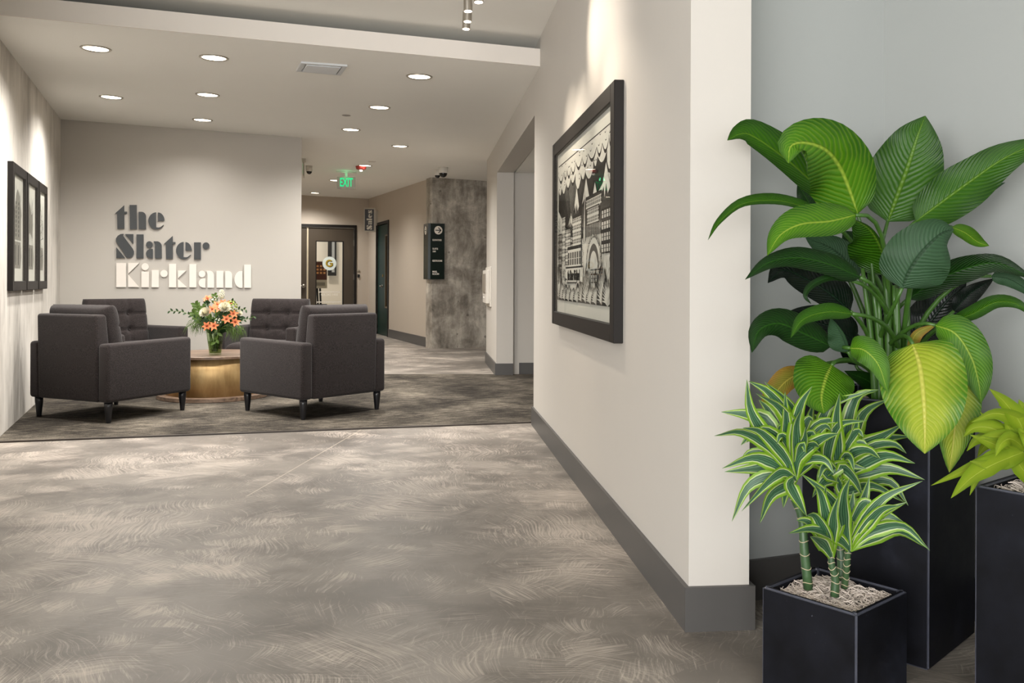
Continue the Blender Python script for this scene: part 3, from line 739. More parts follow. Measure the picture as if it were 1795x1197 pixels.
# clouds
for layer, (y, amp) in enumerate(((0.90, .10), (0.96, .05))):
    x = 0.0
    while x < 0.99:
        w_ = rnd.uniform(0.07, 0.15); w_ = min(w_, 1 - x); dz = rnd.uniform(0, 1) * amp * (1 if layer == 0 else .5)
        P = [T(x, 1.01)] + [T(x + w_ * k / 8, y - dz - 0.06 * sin(pi * k / 8)) for k in range(9)] + [T(x + w_, 1.01)]
        pr.poly(P, 1); lift(pr)
        pr.line([T(x + w_ * k / 8, y - dz - 0.06 * sin(pi * k / 8)) for k in range(9)], [0.004, .009, .013, .017, .02, .017, .013, .009, .004], 0); 
        for k in range(2):
            cx_ = x + w_ * rnd.uniform(.2, .8); cy_ = y - dz + rnd.uniform(.0, .08)
            pr.line([T(cx_ + .014 * cos(R(t)), cy_ - .02 * sin(R(t))) for t in (10, 60, 110, 160)], [.001, .005, .005, .001], 0)
        x += w_
lift(pr)
# mountains
for pk in ((.30, .62, .16), (.42, .78, .13), (.60, .80, .17), (.75, .74, .15), (.92, .82, .16)):
    cx_, top, hw_ = pk; L_ = [(cx_ - hw_, .42)]
    for k in range(1, 6): L_.append((cx_ - hw_ + hw_ * k / 6, .42 + (top - .42) * k / 6 + rnd.uniform(-.02, .02)))
    L_.append((cx_, top)); R_ = []
    for k in range(1, 6): R_.append((cx_ + hw_ * k / 6, top - (top - .42) * k / 6 + rnd.uniform(-.02, .02)))
    R_.append((min(cx_ + hw_, 1.0), .42)); lift(pr)
    pr.poly([T(max(0, min(1, a)), b) for a, b in L_ + R_], 0); lift(pr)
    cap = [T(cx_ - hw_ * .42, top - (top - .42) * .42)] + [T(cx_ - hw_ * .2, top - (top - .42) * .33), T(cx_ - hw_ * .12, top - (top - .42) * .5), T(cx_, top - (top - .42) * .3), T(min(1, cx_ + hw_ * .16), top - (top - .42) * .46), T(min(1, cx_ + hw_ * .38), top - (top - .42) * .38), T(cx_, top)]
    pr.poly(cap, 1); lift(pr)
    for k in range(9):
        xx = cx_ - hw_ * .6 + hw_ * 1.2 * k / 8; xx = min(.99, xx); pr.line([T(xx, .45), T(cx_ + (xx - cx_) * .6, .45 + (top - .45) * .5)], [.004, .001], 1)
lift(pr)
# town: buildings with windows
def bld(x0, x1, z0, z1, nx, nz, dark=0, roof=None):
    lift(pr); pr.poly([T(x0, z0), T(x1, z0), T(x1, z1), T(x0, z1)], 0); lift(pr)
    e = .004; pr.poly([T(x0 + e, z0), T(x1 - e, z0), T(x1 - e, z1 - .008), T(x0 + e, z1 - .008)], 0 if dark else 1); lift(pr)
    for i in range(nx):
        for j in range(nz):
            a = x0 + (x1 - x0) * (i + .18) / nx; b = x0 + (x1 - x0) * (i + .82) / nx; c = z0 + (z1 - z0) * (j + .15) / nz; d = z0 + (z1 - z0) * (j + .8) / nz
            pr.poly([T(a, c), T(b, c), T(b, d), T(a, d)], 1 if dark else 0)
            lift(pr); m_ = (a + b) / 2; pr.line([T(m_, c), T(m_, d)], .003, 0 if dark else 1); pr.line([T(a, (c + d) / 2), T(b, (c + d) / 2)], .003, 0 if dark else 1); pr.z -= 0.00006
    if roof: lift(pr); pr.poly([T(x0 - .008, z1), T(x1 + .008, z1), T(x1, z1 + .015), T(x0, z1 + .015)], 0)
bld(.0, .09, .2, .50, 3, 5, 1); bld(.10, .18, .28, .62, 3, 6); bld(.62, .82, .50, .60, 9, 2, 0, 1); bld(.60, .86, .60, .66, 12, 1, 0, 1)
bld(.18, .30, .25, .52, 4, 6); bld(.30, .34, .2, .46, 2, 5, 1); bld(.34, .52, .25, .58, 6, 7, 0, 1); bld(.86, 1.0, .30, .56, 4, 4, 1)
bld(.24, .52, .235, .37, 6, 1, 0, 1)
# spire, striped cone, beads
lift(pr); pr.poly([T(.555, .40), T(.60, .40), T(.583, .74)], 0); lift(pr); pr.poly([T(.562, .40), T(.593, .40), T(.582, .70)], 1); lift(pr)
for k in range(10): pr.line([T(.250 + .003 * k - .03 * (1 - k / 12), .50 - .02 * k + .12), T(.27, .53 - .02 * k + .12 + .012), T(.29 + .03 * (1 - k / 12) - .003 * k, .50 - .02 * k + .12)], .005, 0)
for i in range(26):
    a = .54 + .012 * sin(i); pr.poly([T(a, .22 + i * .0125), T(a + .016, .224 + i * .0125), T(a + .008, .232 + i * .0125)], 0)
# arcade and big curl on the right
for k in range(12):
    xx = .61 + k * .021; lift(pr); pr.line([T(xx, .30), T(xx, .49)], .009, k % 3 and 0 or 1); pr.z -= .00006
lift(pr)
for k, (rr_, mi) in enumerate(((.17, 0), (.15, 1), (.12, 0), (.085, 1))):
    pr.poly([T(.74 + rr_ * cos(R(t)) * .75, .22 + rr_ * 1.25 * sin(R(t))) for t in range(0, 181, 12)], mi); lift(pr)
for i in range(60):
    a = R(rnd.uniform(5, 175)); r_ = rnd.uniform(.155, .168); px_, pz_ = .74 + r_ * cos(a) * .75, .22 + r_ * 1.25 * sin(a)
    pr.poly([T(px_ - .004, pz_ - .005), T(px_ + .005, pz_ - .002), T(px_, pz_ + .006)], 1)
bld(.70, .80, .13, .19, 3, 1, 1); bld(.68, .84, .19, .215, 6, 1)
# banner with the name of the building
lift(pr); pr.poly([T(.20, .135), T(.56, .135), T(.56, .235), T(.20, .235)], 1); lift(pr); pr.line([T(.20, .238), T(.56, .238)], .01, 0); pr.line([T(.20, .132), T(.56, .132)], .006, 0)
# foliage fans at the foot
for cx_, fh in ((.03, .24), (.12, .14), (.19, .12), (.27, .12), (.36, .1), (.45, .12), (.55, .14), (.62, .20), (.70, .11), (.79, .12), (.88, .22), (.96, .16)):
    lift(pr); pr.poly([T(max(0, min(1, cx_ + .085 * cos(R(t)))), -.0 + fh * sin(R(t)) * rnd.uniform(.8, 1.2)) for t in range(0, 181, 12)], 0); lift(pr)
    for t in range(8, 176, 9):
        x1 = max(0, min(1, cx_ + .08 * cos(R(t)))); pr.line([T(cx_, .0), T((cx_ + x1) / 2 + .008, fh * .5 * sin(R(t)) + .01), T(x1, fh * .95 * sin(R(t)))], [.002, .012, .002], 1)
for k in range(16):
    for cx_ in (.22, .47):
        if k < 5: pr.line([T(cx_ + (.012 + .011 * k) * cos(R(t)), .05 + (.02 + .022 * k) * sin(R(t))) for t in range(0, 181, 20)], .006, k % 2)
for q_ in range(120):   # sprays and leaves between the buildings
    x_, z_ = rnd.uniform(.54, .98), rnd.uniform(.05, .24); lift(pr) if q_ % 10 == 0 else None
    a = rnd.uniform(.4, 2.7); pr.line([T(x_, z_), T(min(.995, x_ + .012 * cos(a)), z_ + .04 * sin(a)), T(min(.995, x_ + .03 * cos(a)), z_ + .075 * sin(a))], [.001, rnd.uniform(.004, .009), .001], q_ % 2)
# trees on the left
lift(pr); pr.line([T(.035, .12), T(.04, .4), T(.05, .62)], [.02, .012, .004], 0)
for k in range(22):
    z_ = .3 + k * .014; s_ = 1 if k % 2 else -1; pr.line([T(.042, z_), T(.042 + s_ * .03, z_ + .03), T(max(0, .042 + s_ * .05), z_ + .07)], [.006, .004, .001], 0)
for p in range(70):
    x_, z_ = rnd.uniform(.0, .2), rnd.uniform(.12, .3); pr.poly([T(x_, z_), T(x_ + .012, z_ + .004), T(x_ + .004, z_ + .02)], 0)
po = obj('linocut_print', pr.bm, [ink, white_paper], pt, smooth=False); po.location = (0, pd + 0.0006, 0)
nm_ = put_text('print_title', 'the Slater Kirkland', 0.082, T(.38, .18)[:1] + (pd + pr.z + 0.0012, T(.38, .18)[1]), (1, 0, 0), (0, 0, 1), ink, pt, bold=0.001, sx=0.66)
# text is built facing -y (out of the local x/z plane); turn it to face +y out of the wall
for v in nm_.data.vertices: v.co.x = 2 * T(.38, .18)[0] - v.co.x if False else v.co.x

# -- three prints on the concrete wall
def lyf(px): k = (px - CX) / F; return (-3.72 + 0.385 * 6.47 + 0.04) / (k + 0.385)
LN = Vector((LD.y, -LD.x, 0)); edges = ((21.5, 45.6), (47.0, 66.3), (67.6, 82.2))
names = ('nearest', 'middle', 'farthest')
for i, (pa, pb) in enumerate(edges):
    Ya, Yb = lyf(pa), lyf(pb); ym = (Ya + Yb) / 2; wd = (Yb - Ya) * math.sqrt(1 + .385 ** 2)
    t, dd = picture('framed_print', ('tall dark framed print of a pale tower, nearest the camera on the concrete wall', 'middle of the three dark framed prints on the concrete wall', 'dark framed print on the concrete wall, closest to the sign wall')[i],
                    (xl(ym), ym, 1.558), LD, LN, wd, 0.985, 0.075, 0.1, 0.04, 'framed prints on the concrete wall')
    p = Print(); sw = wd - 0.26
    def U(x, z): return (-sw / 2 + x * sw, -0.33 + z * 0.66)
    r3 = random.Random(40 + i)
    for k in range(46):
        x_, z_ = r3.random() * .8, r3.random() * .85; l_ = r3.uniform(.08, .25)
        p.line([U(x_, z_), U(x_ + r3.uniform(-.1, .1), z_ + l_ / 2), U(min(1, x_ + r3.uniform(-.1, .2)), z_ + l_)], [.003, .012, .002], k % 2)
    lift(p); p.poly([U(.2, .02), U(.85, .02), U(.95, .16), U(.85, .34), U(.15, .34)], 1); lift(p)
    for k in range(4): p.poly([U(.25 + k * .16, .06), U(.33 + k * .16, .06), U(.33 + k * .16, .30), U(.25 + k * .16, .30)], k % 2)
    if i == 0:
        p.poly([U(.2, .36), U(.9, .36), U(.9, .62), U(.95, .68), U(.75, .9), U(.5, .98), U(.3, .88), U(.15, .66)], 1); lift(p)
        for a in range(4):
            for b in range(8): p.poly([U(.28 + a * .15, .4 + b * .055), U(.37 + a * .15, .4 + b * .055), U(.37 + a * .15, .435 + b * .055), U(.28 + a * .15, .435 + b * .055)], a % 2 + 0)
    elif i == 1:
        p.poly([U(.1, .45), U(.4, .5), U(.75, .42), U(.8, .8), U(.6, .72), U(.35, .9), U(.2, .8)], 1); lift(p)
        for k in range(7): p.line([U(.15 + k * .1, .4), U(.3 + k * .06, .6), U(.25 + k * .09, .85)], [.002, .008, .002], k % 2 + 0)
    else:
        for k in range(9): p.line([U(.2 + .4 * sin(k), .2 + k * .08), U(.6 + .3 * cos(k * 2), .24 + k * .08), U(.3 + .3 * sin(k * 3), .32 + k * .07)], [.003, .014, .003], 1 if k % 3 else 0)
    o = obj('print_ink', p.bm, [ink, ink_grey], t); o.location = (0, dd + 0.0006, 0)

# ------------------------------------------------------------ armchairs
def cushion(bm, w, h, t, nx=30, nz=24, tufts=(), seams_x=(), seams_z=(), p=5):
    """pillow in the x/z plane, centre at origin, thickness along y"""
    def lo(u): return max(0.0, 1 - abs(u) ** p) ** (1 / 2.6)
    grid = {}
    for s in (1, -1):
        for i in range(nx + 1):
            for j in range(nz + 1):
                u = sin((2 * i / nx - 1) * pi / 2 * .999) * .35 + (2 * i / nx - 1) * .65; v = sin((2 * j / nz - 1) * pi / 2 * .999) * .35 + (2 * j / nz - 1) * .65
                e = lo(u) * lo(v); y = t / 2 * e
                if s == 1:
                    x_, z_ = u * w / 2, v * h / 2; d = 0
                    for a in seams_x: d = max(d, .022 * math.exp(-((x_ - a) / .012) ** 2))
                    for b in seams_z: d = max(d, .022 * math.exp(-((z_ - b) / .012) ** 2))
                    for a, b in tufts: d = max(d, .05 * math.exp(-(((x_ - a) ** 2 + (z_ - b) ** 2) / .0016)))
                    y -= d * e
                edge = i in (0, nx) or j in (0, nz)
                if edge and s == -1: grid[s, i, j] = grid[1, i, j]
                else: grid[s, i, j] = bm.verts.new((u * w / 2 * (1 - .02 * (1 - e)), s * y, v * h / 2))
    for s in (1, -1):
        for i in range(nx):
            for j in range(nz):
                q4 = (grid[s, i, j], grid[s, i + 1, j], grid[s, i + 1, j + 1], grid[s, i, j + 1])
                try: bm.faces.new(q4 if s == -1 else q4[::-1])
                except ValueError: pass
def make_chair(label, loc, facing):
    t = thing('armchair', label, 'armchair', (loc[0], loc[1], 0.009), math.atan2(-facing[0], facing[1]), 'charcoal armchairs round the drum table')
    hw_, hd = 0.455, 0.45; aw = 0.115
    for s in (-1, 1):
        x0, x1 = sorted((s * hw_, s * (hw_ - aw)))
        bm = bmesh.new(); vs = box(bm, x0, x1, -hd, hd, 0.165, 0.645)
        for v in bm.verts:
            if v.co.z > .6 and v.co.y < 0: v.co.z -= 0.012
        bmesh.ops.bevel(bm, geom=list(bm.edges), offset=0.028, segments=4, affect='EDGES', profile=0.5)
        obj('armrest', bm, fabric, t, smooth=True)
    bx = hw_ - aw + 0.002
    bm = bmesh.new(); box(bm, -bx, bx, -hd - .004, -0.28, 0.165, 0.865)
    for v in bm.verts:
        if v.co.z > .5: v.co.y = -hd - .02 if v.co.y < -.4 else -0.36
    bmesh.ops.bevel(bm, geom=list(bm.edges), offset=0.025, segments=4, affect='EDGES', profile=0.5)
    obj('back_frame', bm, fabric, t, smooth=True)
    obj('seat_base', boxm(-bx, bx, -0.32, hd - .02, 0.168, 0.335, bev=.012), fabric, t, smooth=True)
    bm = bmesh.new(); cushion(bm, 2 * bx - .008, 0.70, 0.15, p=7)
    me_o = obj('seat_cushion', bm, fabric, t, smooth=True); me_o.rotation_euler = (-pi / 2, 0, 0); me_o.location = (0, .105, .405)
    bm = bmesh.new(); cushion(bm, 2 * bx + .01, 0.54, 0.19, 40, 36, [(-.115, .09), (.115, .09), (-.115, -.09), (.115, -.09)], (-.115, .115), (.09, -.09), p=7)
    o = obj('back_cushion', bm, fabric, t, smooth=True); o.rotation_euler = (R(11), 0, 0); o.location = (0, -0.262, 0.672)
    bm = bmesh.new()
    for a in (-.115, .115):
        for b in (.09, -.09): r_ = bmesh.ops.create_uvsphere(bm, u_segments=10, v_segments=6, radius=.012); [setattr(v, 'co', Vector((v.co.x + a, v.co.y * .5 + .052, v.co.z + b))) for v in r_['verts']]
    o2 = obj('button', bm, fabric, o, smooth=True); o2['kind'] = 'stuff'
    for sx in (-1, 1):
        for sy in (-1, 1):
            l = obj('leg', lathem([(.018, 0), (.019, .006), (.032, .13), (.032, .166)], 20), legmat, t, smooth=True); l.location = (sx * .40, sy * .395, 0)
    return t
make_chair('charcoal armchair seen from behind beside the left concrete wall', (-3.425, 7.64), (.41, .91))
make_chair('charcoal armchair seen from behind, its side arm hiding the table drum', (-1.76, 7.875), (-.77, .64))
make_chair('charcoal armchair tucked in the corner of concrete wall and sign wall', (-4.15, 9.62), (.77, -.64))
make_chair('charcoal armchair facing us behind the flowers with its tufted back in view', (-2.69, 9.93), (-.12, -.99))

# drum table
TC = (-2.945, 8.80, 0.009)
t = thing('drum_table', 'round coffee table with wooden top and brass drum base', 'table', TC)
obj('plinth', lathem([(.52, 0), (.53, .004), (.53, .038), (.52, .042)], 64), wood, t, smooth=False)
obj('drum', lathem([(.455, .042), (.455, .396), (.45, .398)], 72), brass, t, smooth=True)
for f in t.children[-1].data.polygons:
    if len(f.vertices) > 4: f.use_smooth = False
obj('table_top', lathem([(.49, .398), (.50, .401), (.50, .422), (.495, .426)], 72), wood, t)

# vase and flowers
VC = Vector((-2.865, 8.60, 0.436))
v = thing('glass_vase', 'tapered clear glass vase of cut flowers on the drum table', 'vase', VC)
obj('glass_body', lathem([(.055, 0), (.058, .004), (.066, .08), (.078, .16), (.086, .225), (.082, .225), (.074, .16), (.062, .08), (.054, .016), (.0, .014)], 12), vase_glass, v)
obj('water', lathem([(.050, .018), (.058, .06), (.0665, .13), (.0, .131)], 24), water_mat, v)
fm_or = plain('lily_orange', srgb('cf784c'), 0.6, 0, 0.3, 0.25, 40); fm_wh = plain('petal_cream', srgb('ddd8c2'), 0.6, 0, 0.3, 0.05, 30)
fm_gr = plain('hydrangea_lime', srgb('97a54e'), 0.6, 0, 0.3, 0.2, 30); fm_dk = plain('foliage_dark', srgb('26401a'), 0.5, 0, 0.4, 0.3, 30)
fm_lt = plain('foliage_light', srgb('4c6524'), 0.55, 0, 0.4, 0.3, 30); fm_throat = plain('lily_throat', srgb('8a3519'), 0.6)
def petal(bm, base, d, n, L, w, curl, mi=0):
    d = d.normalized(); s = d.cross(n).normalized(); n = s.cross(d).normalized(); prev = None
    for i in range(5):
        a = i / 4; c_ = base + d * L * a + n * (curl * a * a * L); ww = w * (sin(pi * min(a * .85 + .1, 1)) if i < 4 else .05)
        cur = [bm.verts.new(c_ - s * ww + n * ww * .3), bm.verts.new(c_), bm.verts.new(c_ + s * ww + n * ww * .3)]
        if prev:
            for k in range(2): f = bm.faces.new((prev[k], prev[k + 1], cur[k + 1], cur[k])); f.material_index = mi; f.smooth = True
        prev = cur
def lily():
    bm = bmesh.new()
    for k in range(6):
        a = k * pi / 3 + .2; petal(bm, Vector((0, 0, 0)), Vector((cos(a), sin(a), .7)), Vector((-cos(a) * .5, -sin(a) * .5, 1)), .046 if k % 2 else .05, .013, -.45)
    for k in range(5): a = k * 1.25; tube(bm, [(0, 0, 0), (cos(a) * .008, sin(a) * .008, .034)], .0012, 4)
    for f in bm.faces:
        if len(f.verts) == 4 and f.calc_center_median().length < .015: f.material_index = 1
    me = bpy.data.meshes.new('lily'); bm.to_mesh(me); bm.free(); me.materials.append(fm_or); me.materials.append(fm_throat); return me
def mum(n=110, r=.045, mat=fm_wh, wide=.006):
    bm = bmesh.new()
    for k in range(n):
        z = 1 - k / n * 1.0; a = k * 2.39996; rr_ = math.sqrt(max(0, 1 - z * z)); d = Vector((rr_ * cos(a), rr_ * sin(a), z * .75 + .05))
        petal(bm, d * r * .25, d, Vector((0, 0, 1)) if rr_ > .3 else Vector((cos(a), sin(a), .2)), r, wide, .25)
    me = bpy.data.meshes.new('mum'); bm.to_mesh(me); bm.free(); me.materials.append(mat); return me
def cluster(n, r, mat, fs=.011, sq=(1, 1, .85)):
    bm = bmesh.new(); rr_ = random.Random(5)
    for k in range(n):
        z = 1 - 1.5 * (k + .5) / n; a = k * 2.39996; q_ = math.sqrt(max(0, 1 - z * z)); c_ = Vector((q_ * cos(a) * r * sq[0], q_ * sin(a) * r * sq[1], z * r * sq[2])); nn = c_.normalized()
        u = nn.cross(Vector((.3, .2, 1))).normalized(); w = nn.cross(u)
        for p in range(4):
            b = p * pi / 2 + rr_.random(); petal(bm, c_, u * cos(b) + w * sin(b) + nn * .3, nn, fs, fs * .5, .1)
    me = bpy.data.meshes.new('cluster'); bm.to_mesh(me); bm.free(); me.materials.append(mat); return me
MESH = {'lily': lily(), 'mum': mum(), 'hyd': cluster(46, .05, fm_gr), 'stock': cluster(60, .03, fm_wh, .012, (1, 1, 2.2)), 'filler': cluster(14, .028, fm_wh, .009)}
def flower(kind, name, label, cat, px, py, Y, group, tilt=0.9, sc=1.0):
    P = at(px, py, Y); root = thing(name, label, cat, P, 0, group)
    o = bpy.data.objects.new('blossom', MESH[kind]); C.objects.link(o); o.parent = root
    out = (P - (VC + Vector((0, 0, .1)))); out = Vector((out.x, out.y, max(out.z, .05))).normalized()
    out = (out + Vector((0, -tilt, 0))).normalized()
    o.rotation_euler = out.to_track_quat('Z', 'Y').to_euler(); o.scale = (sc,) * 3
    e = VC + Vector((random.uniform(-.035, .035), random.uniform(-.035, .035), .03)) - P; nk = VC + Vector((random.uniform(-.05, .05), random.uniform(-.05, .05), .22)) - P
    obj('stem', tubem(catmull([Vector((0, 0, 0)) - out * .004, (nk * .5 + Vector((0, 0, .02))), nk, e], 9), .0032, 5), stem_green, root, smooth=True)
    return root
G = 'orange lilies in the vase'
for lb, x, y, Y in (('orange lily blossom facing front, upper left of the two white mums', 372, 543, 8.46), ('orange lily blossom low on the left above the vase rim', 363, 572, 8.44), ('orange lily blossom low centre, beside the low left one', 375, 572, 8.42),
                    ('orange lily blossom on the right of the bouquet, below the lime hydrangea', 397, 560, 8.44), ('orange lily blossom at the right edge, highest of the right pair', 409, 551, 8.5), ('orange lily blossom at the right edge, lowest of the right pair', 412, 565, 8.5),
                    ('orange lily blossom high behind the agave-like rosette', 364, 524, 8.62), ('orange lily blossom at the centre top beside the white mum', 381, 535, 8.5), ('orange lily blossom behind the white mum at the top', 392, 532, 8.58), ('orange lily blossom beside the lime hydrangea at the top', 398, 534, 8.56), ('orange lily blossom just above the central white mum', 384, 541, 8.47)):
    flower('lily', 'orange_lily', lb, 'flower', x, y, Y, G, sc=1.0)
G = 'white flowers in the vase'
flower('mum', 'white_chrysanthemum', 'white chrysanthemum at the left of the bouquet', 'flower', 361, 549.5, 8.45, G, .5, 1.15)
flower('mum', 'white_chrysanthemum', 'white chrysanthemum at the centre top of the bouquet', 'flower', 394, 540.5, 8.45, G, .6, 1.15)
flower('mum', 'white_chrysanthemum', 'small white chrysanthemum at the right edge of the bouquet', 'flower', 418, 550, 8.58, G, .5, .7)
flower('stock', 'white_stock', 'white stock spike rising highest from the bouquet', 'flower', 388, 518, 8.6, G, .1, .85)
flower('filler', 'white_filler_flower', 'small white flower cluster below the stock spike', 'flower', 375, 526, 8.6, G, .4, 1.2)
flower('filler', 'white_filler_flower', 'small white flower cluster low in the middle', 'flower', 382, 563, 8.42, G, .8, 1.0)
flower('hyd', 'lime_hydrangea', 'lime green hydrangea head at the upper right', 'flower', 405, 537, 8.52, None, .4, 1.15)
def sprig(name, label, pts, nleaf, L, w, mat, group, droop=0.0):
    """branch of small leaves along a curve"""
    P = catmull(pts, 14); root = thing(name, label, 'foliage', P[0], 0, group)
    Q = [p - P[0] for p in P]; obj('stem', tubem(Q, .0022, 5), stem_green, root)
    bm = bmesh.new(); rr_ = random.Random(len(label))
    for i in range(nleaf):
        s = (i + 1) / nleaf * (len(Q) - 1.01); j = int(s); b = Q[j].lerp(Q[j + 1], s - j); tdir = (Q[j + 1] - Q[j]).normalized()
        side = tdir.cross(Vector((0, -1, .2))).normalized() * (1 if i % 2 else -1)
        d = tdir * .7 + side * .8 + Vector((0, rr_.uniform(-.4, .2), -droop)); petal(bm, b, d, Vector((0, -1, .3)), L * rr_.uniform(.8, 1.15), w, -.15)
    obj('leaves', bm, mat, root)['kind'] = 'stuff'
    return root
G = 'greenery in the vase'
def fp(*a): return [at(*p) for p in a]
neck = (376, 584, 8.6)
sprig('leafy_branch', 'long thin leafy branch reaching out left over the armchair arm', fp(neck, (352, 566, 8.5), (325, 548, 8.45), (298, 545, 8.4)), 17, .036, .009, fm_dk, G)
sprig('leafy_branch', 'thin leafy branch reaching right towards the tufted armchair', fp(neck, (405, 570, 8.55), (425, 562, 8.55), (446, 555, 8.5)), 14, .032, .008, fm_dk, G)
sprig('leafy_branch', 'leafy twig rising to the upper right of the bouquet', fp(neck, (395, 550, 8.6), (404, 532, 8.6), (409, 527, 8.55)), 8, .04, .011, fm_dk, G)
sprig('leafy_branch', 'leafy twig leaning to the right above the right pair of lilies', fp(neck, (404, 552, 8.6), (420, 542, 8.55), (431, 543, 8.5)), 8, .036, .01, fm_dk, G)
sprig('eucalyptus_sprig', 'olive leaf sprig at the upper left of the bouquet', fp(neck, (358, 560, 8.55), (347, 545, 8.55), (343, 533, 8.55)), 16, .05, .016, fm_lt, G)
sprig('eucalyptus_sprig', 'light green leaf sprig at the top beside the stock', fp(neck, (378, 550, 8.62), (377, 530, 8.62), (376, 517, 8.6)), 14, .04, .014, fm_lt, G)
sprig('eucalyptus_sprig', 'broad olive leaf sprig at the left of the left chrysanthemum', fp(neck, (355, 565, 8.5), (344, 557, 8.5), (338, 548, 8.5)), 14, .05, .016, fm_lt, G)
sprig('eucalyptus_sprig', 'dark leaf sprig filling the middle of the bouquet', fp(neck, (380, 570, 8.5), (388, 555, 8.5), (396, 548, 8.5)), 18, .055, .018, fm_dk, G)
sprig('eucalyptus_sprig', 'dark leaf sprig below the left chrysanthemum', fp(neck, (368, 572, 8.5), (358, 562, 8.5), (352, 556, 8.5)), 18, .05, .018, fm_dk, G)
sprig('eucalyptus_sprig', 'dark leaf sprig behind the right pair of lilies', fp(neck, (395, 573, 8.58), (408, 562, 8.58), (416, 556, 8.58)), 18, .05, .017, fm_dk, G)
sprig('eucalyptus_sprig', 'light leaf sprig hanging over the vase rim', fp(neck, (380, 578, 8.48), (381, 590, 8.46), (378, 600, 8.46)), 6, .055, .014, fm_lt, G)
for n_, (x, y, Y) in enumerate(((350, 556, 8.6), (362, 548, 8.66), (386, 560, 8.62), (400, 548, 8.66), (412, 560, 8.62), (370, 566, 8.6), (396, 568, 8.56), (356, 538, 8.64), (420, 556, 8.64), (384, 546, 8.68))):
    sprig('eucalyptus_sprig', ('dark leaf sprig deep in the left side', 'dark leaf sprig behind the left chrysanthemum', 'dark leaf sprig deep in the centre', 'dark leaf sprig behind the hydrangea', 'dark leaf sprig low behind the right lilies', 'dark leaf sprig above the low left lilies', 'dark leaf sprig right above the vase rim', 'dark leaf sprig beneath the grey-green rosette', 'dark leaf sprig at the far right of the bouquet', 'dark leaf sprig behind the centre lilies')[n_] + ' of the bouquet' * (n_ % 9 > 0 and n_ != 8),
          fp(neck, ((376 + x) / 2, (584 + y) / 2 + 2, (8.6 + Y) / 2), (x, y, Y)), 20, .055, .017, fm_lt if n_ in (0, 7) else fm_dk, G)
bm = bmesh.new()
cr = at(364, 532, 8.46)
for k in range(12): a = k * 2.4; rr_ = .3 + .05 * k; petal(bm, Vector((0, 0, 0)), Vector((cos(a) * rr_, -.5, sin(a) * rr_ + .15)), Vector((cos(a), -1, sin(a))), .05, .011, .05)
ro = thing('green_rosette', 'pointed grey-green rosette at the upper left of the bouquet', 'foliage', cr, 0, G); obj('rosette_leaves', bm, plain('rosette_green', srgb('44603c'), .5), ro)
obj('stem', tubem([(0, 0, 0), at(374, 575, 8.55) - cr], .003, 5), stem_green, ro)
for lb, ctr, nn in (('feathery fern fringe hanging left of the vase', (349, 569, 8.5), 90), ('feathery fern fringe hanging right of the vase', (409, 578, 8.5), 110)):
    c0_ = at(*ctr); root = thing('asparagus_fern', lb, 'foliage', c0_, 0, G); bm = bmesh.new(); rr_ = random.Random(nn)
    for k in range(nn):
        b = Vector((rr_.uniform(-.07, .07), rr_.uniform(-.05, .03), rr_.uniform(-.02, .05))); s = 1 if ctr[0] > 380 else -1
        e = b + Vector((s * rr_.uniform(-.02, .07), rr_.uniform(-.04, .02), -rr_.uniform(.05, .11)))
        tube(bm, [b, (b + e) / 2 + Vector((s * .012, 0, .02)), e], [.002, .0018, .0006], 3)
    obj('fronds', bm, fm_lt, root)['kind'] = 'stuff'
    obj('stem', tubem(catmull([Vector((0, 0, 0)), (at(*neck) - c0_) * .6 + Vector((0, 0, .03)), at(*neck) - c0_], 6), .0025, 5), stem_green, root)
del bm

# ------------------------------------------------------------ planters and plants
def planter(label, corner, dl, s, h, wall=.018):
    """corner: plan position of the corner nearest the camera; dl: direction of the face going left"""
    dl = Vector(dl).normalized(); dr_ = Vector((-dl.y, dl.x)); dr_ = dr_ if dr_.y > 0 and dr_.x > 0 else -dr_
    c_ = Vector(corner) + (dl + dr_) * s / 2
    t = thing('planter', label, 'planter', (c_.x, c_.y, 0)); ang = math.atan2(dr_.y, dr_.x); t.rotation_euler = (0, 0, ang)
    bm = bmesh.new(); b = s / 2; w = b - wall
    o_ = [(-b, -b), (b, -b), (b, b), (-b, b)]; i_ = [(-w, -w), (w, -w), (w, w), (-w, w)]
    A = [bm.verts.new((x, y, 0)) for x, y in o_]; B = [bm.verts.new((x, y, h)) for x, y in o_]; Cc = [bm.verts.new((x, y, h)) for x, y in i_]; D = [bm.verts.new((x, y, h - .12)) for x, y in i_]
    bm.faces.new(A[::-1]); bm.faces.new(D)
    for k in range(4):
        l = (k + 1) % 4; bm.faces.new((A[k], A[l], B[l], B[k])); bm.faces.new((B[k], B[l], Cc[l], Cc[k])); bm.faces.new((Cc[k], Cc[l], D[l], D[k]))
    es = [e for e in bm.edges if not all(v in D for v in e.verts)]
    bmesh.ops.bevel(bm, geom=es, offset=.005, segments=3, affect='EDGES')
    bm.normal_update()
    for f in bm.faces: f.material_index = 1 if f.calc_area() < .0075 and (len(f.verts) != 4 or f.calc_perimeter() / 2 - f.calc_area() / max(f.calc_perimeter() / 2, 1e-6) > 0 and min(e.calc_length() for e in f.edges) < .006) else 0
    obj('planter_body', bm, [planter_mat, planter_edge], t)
    obj('soil', boxm(-w + .001, w - .001, -w + .001, w - .001, h - .119, h - .035), soil_mat, t)
    return t, c_, ang
